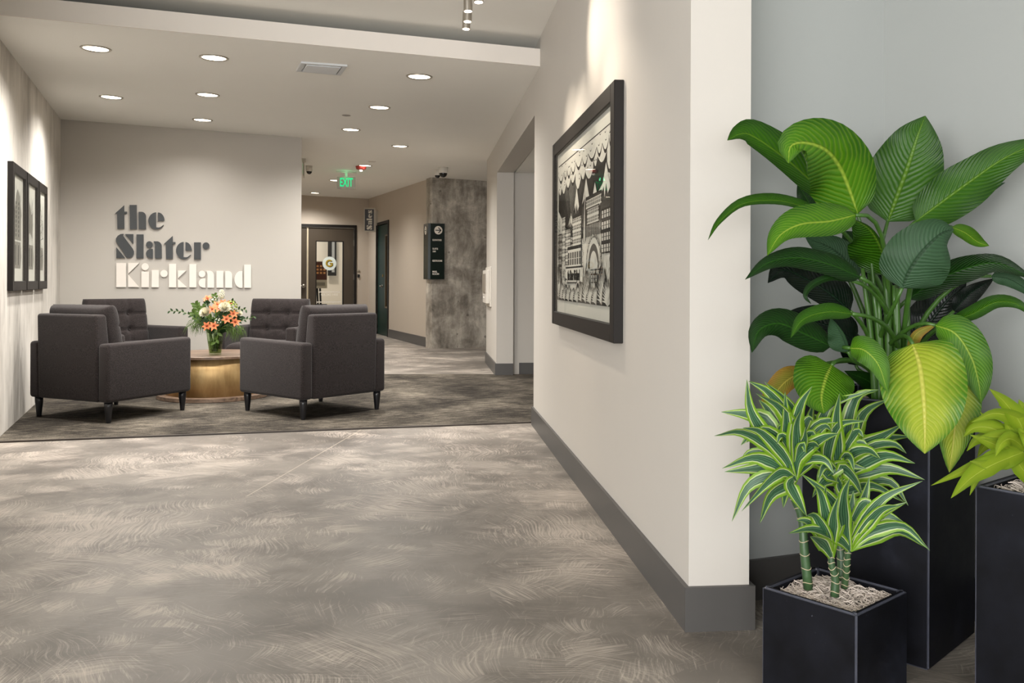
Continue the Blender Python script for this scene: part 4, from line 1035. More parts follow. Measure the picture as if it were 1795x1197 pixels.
def moss(parent, w, z, n, seed, hump=.02):
    rr_ = random.Random(seed); bm = bmesh.new()
    for k in range(n):
        x, y = rr_.uniform(-w, w), rr_.uniform(-w, w); h0 = z + hump * (1 - (abs(x) / w) ** 2) * (1 - (abs(y) / w) ** 2) * rr_.random() + .004
        r_ = rr_.uniform(.006, .026); a0 = rr_.uniform(0, 6.3); tw = rr_.uniform(2, 5.5); tl = rr_.uniform(-1, 1)
        P = []
        for i in range(7):
            a = a0 + tw * i / 6; px_, py_ = x + r_ * cos(a) * (1 - .06 * i), y + r_ * sin(a); P.append((max(-w, min(w, px_)), max(-w, min(w, py_)), h0 + r_ * .7 * (1 + sin(a * 1.3 + tl * 3)) * .6))
        tube(bm, P, rr_.uniform(.0008, .0015), 3)
    o = obj('moss', bm, moss_mat, parent); o['kind'] = 'stuff'; return o
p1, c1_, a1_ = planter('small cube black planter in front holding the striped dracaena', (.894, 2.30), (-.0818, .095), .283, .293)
moss(p1, .118, .256, 1100, 1, .034)
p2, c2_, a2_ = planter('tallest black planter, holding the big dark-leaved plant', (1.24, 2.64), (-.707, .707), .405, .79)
moss(p2, .16, .752, 120, 2)
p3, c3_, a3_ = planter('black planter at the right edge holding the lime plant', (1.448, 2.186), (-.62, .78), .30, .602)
moss(p3, .125, .572, 420, 3, .028)

def leaf_mesh(P, wl, wr, twist, fold, prof, n=16, m=4, wave=0.0, seed=0, curl=0.0):
    """P: midrib points in world space (Vectors); widths in metres; returns mesh in world space"""
    P = catmull(P, n + 1); bm = bmesh.new(); uvl = bm.loops.layers.uv.new('uv'); rows = []; rr_ = random.Random(seed); ph = rr_.uniform(0, 6)
    eye = Vector((0, 0, H))
    for i, p in enumerate(P):
        t = i / n; T_ = (P[min(i + 1, n)] - P[max(i - 1, 0)]).normalized(); view = (p - eye).normalized()
        sp_ = T_.cross(view)
        if sp_.length < 1e-3: sp_ = Vector((1, 0, 0))
        sp_.normalize(); sp_ = -sp_                       # points left when travelling up in the picture
        tw = twist[0] + (twist[1] - twist[0]) * t if isinstance(twist, tuple) else twist
        sv = (sp_ * cos(R(tw)) + T_.cross(sp_).normalized() * sin(R(tw))).normalized()
        N_ = T_.cross(sv).normalized()
        if N_.dot(view) > 0: N_ = -N_
        row = []
        for k in range(-m, m + 1):
            q_ = k / m; wd = (wl if k > 0 else wr) * prof(t); off = abs(q_) * wd
            z_ = sin(R(fold)) * off - curl * wd * q_ * q_ + wave * wd * sin(t * 17 + ph + (2 if k > 0 else 0)) * abs(q_) ** 2
            row.append(bm.verts.new(p + sv * (q_ * wd * cos(R(fold))) + N_ * z_))
        rows.append(row)
    for i in range(n):
        for k in range(2 * m):
            f = bm.faces.new((rows[i][k], rows[i][k + 1], rows[i + 1][k + 1], rows[i + 1][k])); f.smooth = True
            for lp, (a, b) in zip(f.loops, ((i, k), (i, k + 1), (i + 1, k + 1), (i + 1, k))): lp[uvl].uv = (a / n, b / (2 * m))
    return bm, P
def prof_broad(t): return max(0.012, t ** .50 * (1 - t) ** .92 * 2.62) if t > 0 else .05
def prof_strap(t): return max(0.015, (.42 + .58 * min(1, t * 2.2) ** 1.2) * min(1.0, ((1 - t) * 1.7)) ** .85)

def leafobj(root, P, wl, wr, mat, twist=0, fold=12, prof=prof_broad, n=16, m=4, wave=.07, seed=0, thick=0, curl=0.0):
    o0 = root.matrix_world.translation if False else Vector(root.location)
    bm, Q = leaf_mesh(P, wl, wr, twist, fold, prof, n, m, wave, seed, curl)
    b = Q[0].copy()
    for v in bm.verts: v.co -= b
    me = bpy.data.meshes.new('leaf'); bm.to_mesh(me); bm.free(); o = link('leaf', me, root, mat); o.location = b - o0
    return o, Q
# --- the tall broad-leaved plant
pl = thing('broad_leaved_plant', 'tall plant of large glossy dark green leaves in the tallest planter', 'plant', (c2_.x, c2_.y, .752))
LV = [ # (midrib px,py,Y base->tip), left width px, right width px, material, twist, fold
 ([(1492, 380, 2.92), (1440, 335, 2.90), (1385, 285, 2.86), (1322, 240, 2.82), (1297, 235, 2.80), (1275, 246, 2.79)], 34, 22, 'mid', 20, 14),
 ([(1503, 374, 2.76), (1490, 335, 2.74), (1472, 292, 2.70), (1447, 262, 2.64), (1412, 250, 2.60), (1386, 256, 2.58), (1382, 286, 2.57)], 52, 66, 'bright', 10, 16),
 ([(1556, 388, 2.96), (1572, 345, 2.97), (1592, 290, 2.98), (1608, 240, 2.97), (1622, 203, 2.95)], 62, 62, 'mid', 0, 14),
 ([(1605, 388, 2.90), (1650, 355, 2.86), (1705, 315, 2.80), (1765, 275, 2.74), (1850, 238, 2.66)], 44, 40, 'mid', -15, 16),
 ([(1652, 394, 2.98), (1685, 370, 2.98), (1720, 345, 2.96), (1762, 320, 2.94)], 6, 22, 'under', 0, 8),
 ([(1432, 374, 2.80), (1400, 360, 2.78), (1355, 351, 2.74), (1300, 358, 2.70), (1262, 388, 2.66), (1241, 421, 2.64)], 13, 9, 'mid', 30, 20),
 ([(1428, 376, 3.02), (1415, 350, 3.02), (1398, 322, 3.02)], 22, 18, 'dark', 0, 12),
 ([(1500, 377, 2.62), (1455, 388, 2.58), (1405, 393, 2.54), (1368, 412, 2.52), (1345, 448, 2.50)], 33, 27, 'bright', 15, 16),
 ([(1557, 482, 2.80), (1546, 438, 2.76), (1525, 402, 2.70), (1494, 383, 2.64)], 5, 52, 'mid', -10, 10),
 ([(1581, 505, 2.62), (1594, 475, 2.60), (1618, 440, 2.58), (1650, 410, 2.58), (1672, 402, 2.60)], 60, 52, 'under', 10, -8),
 ([(1668, 398, 2.62), (1692, 408, 2.64), (1714, 424, 2.66), (1734, 431, 2.66)], 12, 14, 'bright', 10, 15),
 ([(1508, 486, 2.66), (1455, 464, 2.62), (1400, 452, 2.58), (1348, 460, 2.54), (1306, 490, 2.52)], 20, 24, 'dark', 25, 18),
 ([(1490, 545, 2.76), (1455, 515, 2.74), (1410, 488, 2.72), (1372, 474, 2.70), (1346, 496, 2.68)], 34, 26, 'deep', 10, 14),
 ([(1494, 492, 2.66), (1460, 486, 2.62), (1426, 498, 2.60), (1412, 518, 2.58), (1422, 533, 2.58)], 8, 8, 'dark', 35, 15),
 ([(1505, 485, 2.95), (1465, 440, 2.95), (1412, 416, 2.94)], 26, 34, 'under', 10, 8),
 ([(1520, 470, 3.0), (1500, 430, 3.0), (1478, 405, 3.0)], 24, 28, 'dark', 0, 8),
 ([(1456, 607, 2.72), (1410, 585, 2.70), (1365, 567, 2.67), (1330, 580, 2.64), (1318, 618, 2.62)], 28, 30, 'dark', 15, 16),
 ([(1500, 600, 2.80), (1460, 575, 2.78), (1410, 562, 2.76), (1360, 560, 2.74)], 34, 18, 'deep', 10, 12),
 ([(1494, 550, 2.58), (1450, 547, 2.55), (1408, 560, 2.52), (1386, 592, 2.50)], 16, 14, 'mid', 20, 15),
 ([(1487, 616, 2.64), (1475, 585, 2.62), (1456, 556, 2.60)], 4, 26, 'under', 0, 8),
 ([(1458, 640, 2.70), (1448, 662, 2.64), (1440, 695, 2.58), (1444, 725, 2.54)], 54, 48, 'bright', -5, 12),
 ([(1412, 650, 2.78), (1378, 668, 2.76), (1352, 700, 2.74), (1340, 728, 2.72)], 22, 18, 'olive', 10, 12),
 ([(1600, 603, 2.62), (1612, 640, 2.56), (1619, 700, 2.50), (1621, 750, 2.47), (1621, 795, 2.45)], 66, 68, 'yellow', 0, 13),
 ([(1490, 610, 2.60), (1515, 614, 2.56), (1540, 640, 2.54), (1556, 688, 2.52)], 22, 24, 'bright', 0, 14),
 ([(1662, 640, 2.66), (1672, 690, 2.62), (1674, 745, 2.60), (1664, 828, 2.58)], 46, 42, 'yellow', -10, 12),
 ([(1640, 570, 2.66), (1675, 585, 2.62), (1702, 625, 2.60), (1715, 668, 2.58), (1720, 706, 2.57)], 30, 33, 'bright', 0, 12),
 ([(1592, 620, 2.70), (1606, 585, 2.68), (1642, 568, 2.66)], 12, 6, 'olive', 0, 10),
 ([(1592, 524, 2.86), (1640, 492, 2.80), (1700, 468, 2.74), (1752, 462, 2.70), (1815, 490, 2.66)], 24, 24, 'dark', 20, 16),
 ([(1672, 545, 2.90), (1700, 515, 2.88), (1742, 488, 2.84)], 18, 15, 'deep', 10, 12),
 ([(1738, 484, 2.78), (1775, 492, 2.76), (1830, 530, 2.74)], 13, 14, 'under', 10, 12),
 ([(1598, 606, 3.0), (1630, 565, 3.0), (1662, 525, 3.0), (1694, 496, 2.98)], 34, 40, 'deep', 0, 14),
 ([(1668, 563, 2.74), (1705, 550, 2.70), (1745, 530, 2.66), (1785, 534, 2.62), (1818, 562, 2.60)], 11, 15, 'mid', 15, 14),
 ([(1600, 612, 2.9), (1630, 590, 2.88), (1668, 568, 2.86)], 22, 18, 'deep', 0, 12),
 ([(1560, 640, 2.95), (1545, 590, 2.95), (1535, 540, 2.95), (1530, 500, 2.94)], 26, 24, 'deep', 0, 14),
 ([(1500, 640, 2.98), (1490, 600, 2.98), (1475, 575, 2.98)], 22, 20, 'deep', 0, 14),
 ([(1540, 700, 2.85), (1525, 670, 2.84), (1480, 650, 2.82)], 16, 18, 'dark', 0, 10),
 ([(1668, 700, 2.85), (1662, 660, 2.85), (1648, 610, 2.85)], 18, 14, 'dark', 0, 10),
 ([(1560, 540, 3.04), (1540, 480, 3.04), (1500, 440, 3.04)], 24, 22, 'deep', 0, 10),
]
crown = Vector((c2_.x, c2_.y, .752))
for i, (pts, wl, wr, mt, tw, fo) in enumerate(LV):
    P = [at(*p) for p in pts]; sc = pts[0][2] / F
    lo_, Q = leafobj(pl, P, wl * sc, wr * sc, LM[mt], tw, fo, prof_broad, 20, 6, .08, i, 0, .12)
    T0 = (Q[1] - Q[0]).normalized(); b = Q[0]
    a_ = i * 2.4; foot = crown + Vector((.05 * cos(a_), .05 * sin(a_) , 0.0)); D = (b - foot).length
    cp1 = b - T0 * D * .25; cp2 = foot + Vector((0, 0, D * .45)); cp1.z = max(cp1.z, foot.z + .02)
    pp = []
    for k in range(11):
        s = k / 10; q_ = b * (1 - s) ** 3 + cp1 * 3 * s * (1 - s) ** 2 + cp2 * 3 * s * s * (1 - s) + foot * s ** 3; pp.append(q_ - b)
    obj('petiole', tubem(pp, [.0055 + .005 * k / 10 for k in range(11)], 8), petiole_mat, lo_, smooth=True)
# thick stems rising out of the planter
for (x0, x1, ytop, r_) in ((1536, 1512, 470, .011), (1548, 1530, 500, .012), (1556, 1552, 480, .014), (1566, 1572, 505, .014), (1545, 1524, 420, .008), (1572, 1566, 500, .011), (1540, 1540, 520, .012), (1582, 1592, 540, .010)):
    a_ = at(x0, 704, 2.82); b_ = at(x1, ytop, 2.80); a_.z = .74
    obj('stalk', tubem([x - crown for x in catmull([a_, (a_ + b_) / 2 + Vector((.006, 0, 0)), b_], 8)], [r_ * 1.25 - r_ * .7 * k / 7 for k in range(8)], 10), petiole_mat, pl, smooth=True)

# --- striped dracaena
dp = thing('striped_dracaena', 'dracaena with striped green and white strap leaves in the small cube planter', 'plant', (c1_.x, c1_.y, .258))
dl0 = Vector(dp.location)
def cane(pts, r0, r1, rings):
    P = catmull([at(*p) for p in pts], 12); o = obj('cane', tubem([p - dl0 for p in P], [r0 + (r1 - r0) * k / 11 for k in range(12)], 12), cane_mat, dp, smooth=True)
    bm = bmesh.new()
    for k in range(rings):
        s = (k + .5) / rings * 10.9; j = int(s); c_ = P[j].lerp(P[j + 1], s - j) - dl0; ax = (P[j + 1] - P[j]).normalized(); rr_ = r0 + (r1 - r0) * s / 11
        u = ax.cross(Vector((0, 1, 0))).normalized(); w = ax.cross(u)
        tube(bm, [c_ + (u * cos(q_ * pi / 8) + w * sin(q_ * pi / 8)) * (rr_ + .0003) + ax * .0022 * sin(q_ * pi / 8 * 2 + k) for q_ in range(17)], .0011, 4)
    o2 = obj('leaf_scar_ring', bm, cane_ring, o); o2['kind'] = 'stuff'
cane([(1417, 1032, 2.50), (1410, 965, 2.50), (1405, 905, 2.51), (1387, 862, 2.51), (1390, 838, 2.51)], .0135, .010, 11)
cane([(1476, 1020, 2.56), (1474, 965, 2.57), (1470, 900, 2.60), (1468, 850, 2.62)], .013, .010, 10)
cane([(1480, 1030, 2.49), (1484, 995, 2.48), (1487, 962, 2.47)], .010, .008, 6)
cane([(1463, 1045, 2.44), (1464, 1012, 2.44), (1458, 990, 2.44), (1457, 972, 2.44)], .012, .008, 6)
DL = [
 # crown A
 ((1393, 838, 2.51), [[(1345, 770), (1316, 720), (1309, 665)], [(1385, 745), (1350, 690), (1312, 668)], [(1400, 760), (1385, 710), (1340, 669)], [(1390, 760), (1368, 715), (1325, 689)],
   [(1350, 745), (1310, 727), (1264, 722)], [(1350, 785), (1300, 757), (1252, 764)], [(1375, 800), (1335, 758), (1302, 750)], [(1380, 790), (1345, 755), (1316, 760)],
   [(1355, 812), (1318, 802), (1266, 821)], [(1355, 822), (1320, 822), (1270, 827)], [(1372, 828), (1345, 846), (1300, 896)], [(1350, 835), (1310, 855), (1283, 914)],
   [(1378, 850), (1350, 870), (1332, 917)], [(1390, 842), (1378, 860), (1373, 890)], [(1392, 780), (1402, 715), (1424, 677)], [(1396, 790), (1396, 745), (1406, 716)], [(1405, 790), (1412, 770), (1412, 748)],
   [(1410, 780), (1440, 740), (1490, 740)], [(1405, 800), (1425, 780), (1436, 784)], [(1385, 850), (1400, 880), (1414, 905)], [(1388, 800), (1350, 725), (1330, 640 + 60)], [(1380, 770), (1378, 735), (1376, 686)],
   [(1400, 800), (1440, 770), (1470, 760)], [(1408, 820), (1430, 805), (1460, 812)]]),
 # crown B
 ((1470, 842, 2.62), [[(1468, 790), (1466, 735), (1472, 689)], [(1440, 790), (1450, 715), (1528, 684)], [(1480, 780), (1500, 700), (1541, 683)], [(1490, 790), (1515, 725), (1559, 699)],
   [(1500, 790), (1545, 765), (1584, 742)], [(1505, 800), (1555, 770), (1598, 765)], [(1510, 815), (1555, 798), (1604, 812)], [(1510, 830), (1560, 822), (1621, 841)], [(1490, 800), (1520, 790), (1543, 804)],
   [(1500, 825), (1530, 825), (1560, 838)], [(1500, 770), (1512, 735), (1518, 716)], [(1505, 845), (1560, 845), (1592, 886)], [(1490, 840), (1496, 850), (1498, 868)], [(1440, 760), (1420, 740), (1426, 705)],
   [(1450, 800), (1470, 745), (1520, 737)], [(1440, 810), (1430, 800), (1480, 792)], [(1455, 840), (1440, 850), (1424, 872)], [(1480, 860), (1530, 850), (1585, 880)], [(1455, 800), (1430, 770), (1400, 770)],
   [(1480, 800), (1496, 760), (1505, 725)], [(1450, 830), (1480, 815), (1520, 822)], [(1462, 820), (1442, 830), (1432, 860)], [(1478, 820), (1500, 842), (1512, 870)], [(1458, 790), (1448, 740), (1440, 700)]]),
 # crown C
 ((1488, 962, 2.46), [[(1478, 910), (1450, 868), (1404, 830)], [(1480, 915), (1480, 870), (1490, 838)], [(1500, 915), (1515, 870), (1524, 836)], [(1510, 920), (1550, 872), (1617, 843)], [(1515, 925), (1545, 893), (1578, 886)],
   [(1520, 920), (1550, 903), (1584, 915)], [(1530, 930), (1585, 922), (1630, 965)], [(1525, 945), (1575, 930), (1622, 959)], [(1470, 945), (1425, 928), (1382, 935)], [(1490, 930), (1498, 900), (1512, 865)],
   [(1500, 930), (1545, 900), (1590, 880)], [(1486, 925), (1492, 890), (1496, 860)], [(1500, 940), (1520, 905), (1560, 890)], [(1482, 935), (1468, 905), (1462, 880)]]),
 # crown D
 ((1457, 975, 2.43), [[(1450, 940), (1430, 905), (1414, 903)], [(1450, 920), (1445, 885), (1448, 850)], [(1460, 930), (1462, 900), (1470, 870)], [(1440, 940), (1415, 915), (1396, 912)], [(1462, 940), (1476, 910), (1482, 885)],
   [(1445, 955), (1432, 945), (1420, 940)], [(1452, 930), (1440, 870), (1428, 850)]]),
]
rr_ = random.Random(11); k = 0
for (b, leaves) in DL:
    for lv in leaves:
        tipY = b[2] + rr_.uniform(-.16, .10); n_ = len(lv)
        P = [at(*b)] + [at(x, y, b[2] + (tipY - b[2]) * ((i + 1) / n_) ** 1.3) for i, (x, y) in enumerate(lv)]
        wpx = rr_.uniform(13.5, 18) * b[2] / F
        o, Q = leafobj(dp, P, wpx, wpx, varieg, (rr_.uniform(-30, 30), rr_.uniform(-45, 45)), 18, prof_strap, 12, 2, .06, k); k += 1

# inner leaves that fill each crown
for b, n_, R_ in (((1393, 838, 2.51), 16, .15), ((1470, 838, 2.62), 20, .17), ((1488, 958, 2.46), 8, .11)):
    B = at(*b)
    for j in range(n_):
        a = j * 2.4 + .5; el = rr_.uniform(.1, 1.2); L_ = R_ * rr_.uniform(.8, 1.2); d = Vector((cos(a) * cos(el), sin(a) * cos(el) * .8 + .15, sin(el)))
        st_ = B + Vector((0, 0, rr_.uniform(0, .05)))
        P = [st_, st_ + d * L_ * .5 + Vector((0, 0, .015)), st_ + d * L_ * .85, st_ + d * L_ * 1.05 - Vector((0, 0, .04))]
        leafobj(dp, P, .019, .019, varieg, rr_.uniform(-25, 25), 18, prof_strap, 10, 2, .06, 300 + j)
# --- lime plant
lp = thing('lime_dracaena', 'lime green plant with drooping pointed leaves in the planter at the right edge', 'plant', (c3_.x, c3_.y, .574))
LL = [((1800, 790, 2.44), [[(1790, 745), (1762, 706), (1734, 681)], [(1795, 745), (1748, 724), (1703, 740)], [(1780, 775), (1750, 765), (1712, 768)], [(1770, 790), (1735, 775), (1700, 762)], [(1775, 800), (1735, 815), (1700, 808)],
  [(1770, 805), (1722, 812), (1632, 851)], [(1765, 800), (1725, 815), (1700, 868)], [(1740, 815), (1700, 840), (1667, 873)], [(1800, 740), (1794, 720), (1786, 700)], [(1790, 780), (1775, 760), (1760, 735)], [(1785, 810), (1810, 850), (1795, 895)],
  [(1830, 760), (1850, 720), (1860, 690)], [(1840, 780), (1880, 770), (1910, 800)], [(1820, 750), (1825, 710), (1820, 670)], [(1780, 770), (1745, 750), (1718, 722)], [(1775, 792), (1745, 800), (1722, 822)]]),]
for (b, leaves) in LL:
    for j, lv in enumerate(leaves):
        tipY = b[2] + rr_.uniform(-.12, .05); n_ = len(lv)
        P = [at(*b)] + [at(x, y, b[2] + (tipY - b[2]) * ((i + 1) / n_)) for i, (x, y) in enumerate(lv)]
        leafobj(lp, P, rr_.uniform(17, 22) * b[2] / F, rr_.uniform(15, 20) * b[2] / F, LM['lime'], rr_.uniform(-25, 25), 16, prof_strap, 14, 3, .05, j)
for j in range(16):
    B = at(1800, 790, 2.44); a = j * 2.4; el = rr_.uniform(-.1, 1.1); L_ = rr_.uniform(.13, .2); d = Vector((cos(a) * cos(el), sin(a) * cos(el) * .8, sin(el)))
    if d.y > .6 and d.x > 0: d.y *= .5
    P = [B, B + d * L_ * .5 + Vector((0, 0, .02)), B + d * L_ * .85, B + d * L_ * 1.05 - Vector((0, 0, .04))]
    leafobj(lp, P, .024, .022, LM['lime'], rr_.uniform(-25, 25), 16, prof_strap, 12, 3, .05, 400 + j)
P = [at(1800, 790, 2.44), Vector((at(1800, 790, 2.44).x + .01, 2.44, .62)), Vector((c3_.x - .02, c3_.y, .57))]
obj('cane', tubem([p - Vector(lp.location) for p in catmull(P, 6)], .012, 10), cane_mat, lp, smooth=True)

# ------------------------------------------------------------ ceiling fittings
cq = CN.normalized().to_track_quat('Z', 'Y').to_euler()
dls = [(168, 85, 'nearest the concrete wall in the front row'), (375, 101, 'second from the concrete wall in the front row'), (195, 170, 'in the second row nearest the concrete wall'), (364, 166, 'in the second row above the sign word'),
       (355, 210, 'closest to the sign wall'), (735, 134, 'largest one right of the air vent'), (665, 188, 'between the vent and the hall, before the small disc'), (615, 227, 'just in front of the hall opening'),
       (701, 256, 'on the way to the concrete column'), (640, 290, 'right above the red fire alarm'), (587, 316, 'half hidden by the green exit sign'), (552, 338, 'farthest one, above the sales door')]
ring_me = None
for i, (px, py, where) in enumerate(dls):
    p = onceil(px, py); t = thing('recessed_downlight', 'round warm recessed ceiling light ' + where, 'ceiling light', p, 0, 'recessed ceiling lights'); t.rotation_euler = cq
    if not ring_me:
        a = obj('trim_ring', lathem([(.088, 0.0), (.090, -.006), (.100, -.009), (.108, -.005), (.110, 0.0)], 36), steel, t, smooth=True); ring_me = a.data
        b = obj('lamp_lens', lathem([(.0, -.001), (.05, -.0015), (.089, -.002), (.089, 0.0)], 36), lamp_glow, t); lens_me = b.data
    else:
        a = bpy.data.objects.new('trim_ring', ring_me); C.objects.link(a); a.parent = t; b = bpy.data.objects.new('lamp_lens', lens_me); C.objects.link(b); b.parent = t
    l = bpy.data.lights.new('downlight_lamp', 'SPOT'); l.energy = DOWN_W * (1.15, 1.15, 1.2, .85, .42, 1.1, 1.1, 1.1, 1.3, 1.3, 1.3, 1.3)[i]; l.color = WARM; l.spot_size = R(150); l.spot_blend = 1.0; l.shadow_soft_size = .08
    lo_ = bpy.data.objects.new('downlight_lamp', l); C.objects.link(lo_); lo_.parent = t; lo_.location = (0, 0, -.02)
# small disc detector
t = thing('ceiling_sprinkler_cover', 'small grey disc on the ceiling between the downlights', 'sprinkler', onceil(607, 202)); t.rotation_euler = cq
obj('cover_plate', lathem([(0, -.006), (.035, -.006), (.045, -.003), (.045, 0)], 20), plain('sprinkler_grey', srgb('8d8880'), .5), t)
t = thing('ceiling_sprinkler_cover', 'small white disc on the ceiling behind the red fire alarm', 'sprinkler', onceil(652, 283)); t.rotation_euler = cq
obj('cover_plate', lathem([(0, -.008), (.05, -.008), (.06, -.003), (.06, 0)], 20), white_plastic, t)
# air vent
vc = onceil(564, 119); vt = thing('air_vent', 'square white air diffuser set in the lower ceiling', 'air vent', vc)
q4 = [onceil(*p) for p in ((528, 107.5), (609, 113.5), (597, 129.5), (519, 122.5))]; q4 = [Vector((p.x - vc.x, p.y - vc.y)) for p in q4]
cz = lambda x, y: zc(x + vc.x, y + vc.y) - vc.z
bm = bmesh.new(); inn = [p * .8 for p in q4]
for k in range(4): prism(bm, [q4[k], q4[(k + 1) % 4], inn[(k + 1) % 4], inn[k]], lambda x, y: cz(x, y) - .014, lambda x, y: cz(x, y))
obj('vent_frame', bm, vent_paint, vt)
bm = bmesh.new(); prism(bm, [p * .74 for p in q4], lambda x, y: cz(x, y) - .018, lambda x, y: cz(x, y) - .01); obj('vent_panel', bm, plain('vent_panel_white', srgb('d8dce0'), .5), vt)
bm = bmesh.new(); prism(bm, [p * .3 for p in q4], lambda x, y: cz(x, y) - .010, lambda x, y: cz(x, y)); obj('vent_hanger', bm, vent_paint, vt)

# track lights aimed at the linocut
trk0, trk1 = Vector((-.36, 3.6, 0)), Vector((-.28, 5.75, 0))
tk = thing('light_track', 'white ceiling track carrying the metal spotlights', 'light track', (-.3, 4.6, zu(-.3, 4.6)))
bm = bmesh.new(); prism(bm, [(-.10, -1.2), (-.06, -1.2), (.03, 1.1), (-.01, 1.1)], -.03, .002); obj('track_rail', bm, white_plastic, tk)
heads = [((817, 51), 5.45, (818, 36), .07, 'lowest in view', 4.9), ((819.5, 38), 5.15, (820, 24), -.01, 'second lowest in view', 4.5), ((820.5, 20), 4.85, (820, 2), -.01, 'second from the top, hanging straight down', 4.1), ((839, 4), 4.5, (839, -16), 0, 'cut by the top edge of the photo', 3.6)]
for (bp_, Y, tp_, dx, lb, aim) in heads:
    e = at(bp_[0], bp_[1], Y); s = at(tp_[0], tp_[1] - 14, Y); dirn = (e - s).normalized()
    tgt = Vector((xr(aim + .4), aim + .4, 2.45 if aim in (4.1,) else 1.7)); root = thing('track_spotlight', 'brushed metal cylinder track spotlight, ' + lb, 'spotlight', e, 0, 'track spotlights')
    s2 = e - dirn * .105
    bm = bmesh.new(); P = [s2 - e - dirn * .005, s2 - e, Vector((0, 0, 0))]; tube(bm, P, [.019, .024, .0245], 20); obj('spot_body', bm, steel, root)
    obj('spot_lens', tubem([dirn * -.002, dirn * .0015], .0205, 20), spot_glow, root)
    top = Vector((s2.x + dx * .2, s2.y, zu(s2.x, s2.y) - .03)); obj('spot_stem', tubem([s2 - e, top - e], .005, 6), black_frame, root)
    l = bpy.data.lights.new('spot_lamp', 'SPOT'); l.energy = TRACK_W * 1.6; l.color = (1, .87, .72); l.spot_size = R(62); l.spot_blend = 1.0; l.shadow_soft_size = .03
    lo_ = bpy.data.objects.new('spot_lamp', l); C.objects.link(lo_); lo_.parent = root; lo_.location = dirn * .01
    lo_.rotation_euler = (tgt - e).to_track_quat('-Z', 'Y').to_euler()

# exit signs
def exit_sign(px, py, Y, label, rot, mirror=False):
    p = at(px, py, Y); t = thing('exit_sign', label, 'exit sign', p, rot)
    obj('sign_plate', boxm(-.15, .15, -.01, .01, -.1, .1, bev=.004, seg=1), plain('exit_plate_clear_white', srgb('b9b3a8'), .3), t)
    zt = zc(p.x, p.y) - p.z; obj('ceiling_canopy', boxm(-.16, .16, -.03, .03, zt - .02, zt), white_plastic, t); obj('hanger', boxm(-.02, .02, -.01, .01, .1, zt - .01), white_plastic, t)
    put_text('exit_lettering', 'EXIT', .2, (0, -.0115, -.0), (1, 0, 0), (0, 0, 1), exit_glow, t, bold=.004, sx=.52, sy=.98)
    return t
exit_sign(607, 320.5, 14.6, 'green lettered EXIT sign hanging before the sales door', math.atan2(GD.y, GD.x) * .4)
exit_sign(532.5, 298, 13.2, 'second exit sign seen edge-on beside the end of the sign wall', R(-78))
for px, py, Y in ((607, 309, 14.6),):
    l = bpy.data.lights.new('exit_sign_lamp', 'POINT'); l.energy = .5; l.color = (.1, 1, .4); l.shadow_soft_size = .05; lo_ = bpy.data.objects.new('exit_sign_lamp', l); C.objects.link(lo_); lo_.location = at(px, py, Y)
# red fire alarm
p = onceil(633, 291.5); t = thing('fire_alarm', 'red fire alarm strobe on the hall ceiling', 'fire alarm', p); t.rotation_euler = cq
obj('alarm_body', lathem([(.05, -.055), (.075, -.045), (.085, -.01), (.085, 0)], 24), red_plastic, t, smooth=True); obj('strobe_lens', lathem([(0, -.085), (.02, -.08), (.025, -.055), (0, -.055)], 14), strobe_glow, t)
# dome cameras
def dome(px, py, label, r_, tilt=(0, 0), drop=.0, flip=1):
    p = onceil(px, py); t = thing('dome_camera', label, 'security camera', p)
    obj('camera_housing', lathem([(r_ * .9, -.09 - drop), (r_, -.07 - drop), (r_, 0)], 24), white_plastic, t, smooth=True)
    o = obj('camera_dome', lathem([(0, -r_ * .95), (r_ * .4, -r_ * .88), (r_ * .72, -r_ * .6), (r_ * .86, -r_ * .2), (r_ * .86, .02), (0, .02)], 20), black_gloss, t, smooth=True); o.location = (0, 0, -.085 - drop)
    o.rotation_euler = (R(-12), 0, 0)
dome(777, 293.5, 'white dome camera with black lens before the column, the larger one', .072)
dome(767, 297.5, 'smaller white dome camera tucked left of the larger one', .05, drop=.0)
dome(542, 290.5, 'white dome camera beside the edge-on exit sign', .05)

# blade sign reading Sales
bs = thing('blade_sign', 'dark vertical blade sign reading Sales over the hall doors', 'sign')
bc = at(647.5, 385.5, 19.35); frame(bs, bc, (1, .12, 0), (.12, -1, 0))
hw_, hh_ = .098, .232
obj('sign_panel', boxm(-hw_, hw_, -.012, .012, -hh_, hh_), charcoal_sign, bs)
bm = bmesh.new()
for a, b, c, d in ((-hw_ - .02, -hw_, -hh_ - .03, hh_ + .03), (hw_, hw_ + .035, -hh_ - .03, hh_ + .03), (-hw_, hw_, hh_, hh_ + .03), (-hw_, hw_, -hh_ - .03, -hh_)): box(bm, a, b, -.02, .02, c, d)
obj('sign_frame', bm, plain('sign_frame_grey', srgb('b3a998'), .4), bs)
obj('wall_bracket', boxm(hw_ + .035, hw_ + .09, -.012, .012, -.12, .2), plain('bracket_grey', srgb('9b917f'), .4), bs)
Ls = []
def norm(polys, x0, y0, w, h): return [[((x - x0) / w, (y - y0) / h) for x, y in p] for p in polys]
gl = [(norm(S_up, 87, 463, 213, 282), 1.0, .95), (norm(L_a(0, 0, 185, 200), 0, 0, 185, 200), .72, .8), (norm([rect(0, 0, 83, 278)], 0, 0, 83, 278), 1.0, .36), (norm(L_e(0, 0, 190, 200), 0, 0, 190, 200), .72, .82), (norm(S_up, 87, 463, 213, 282), .72, .7)]
tw_ = sum(g[2] for g in gl) + .12 * 4; un = (2 * hh_ - .04) / tw_; cur = -hh_ + .02; bm = bmesh.new(); lh = .115
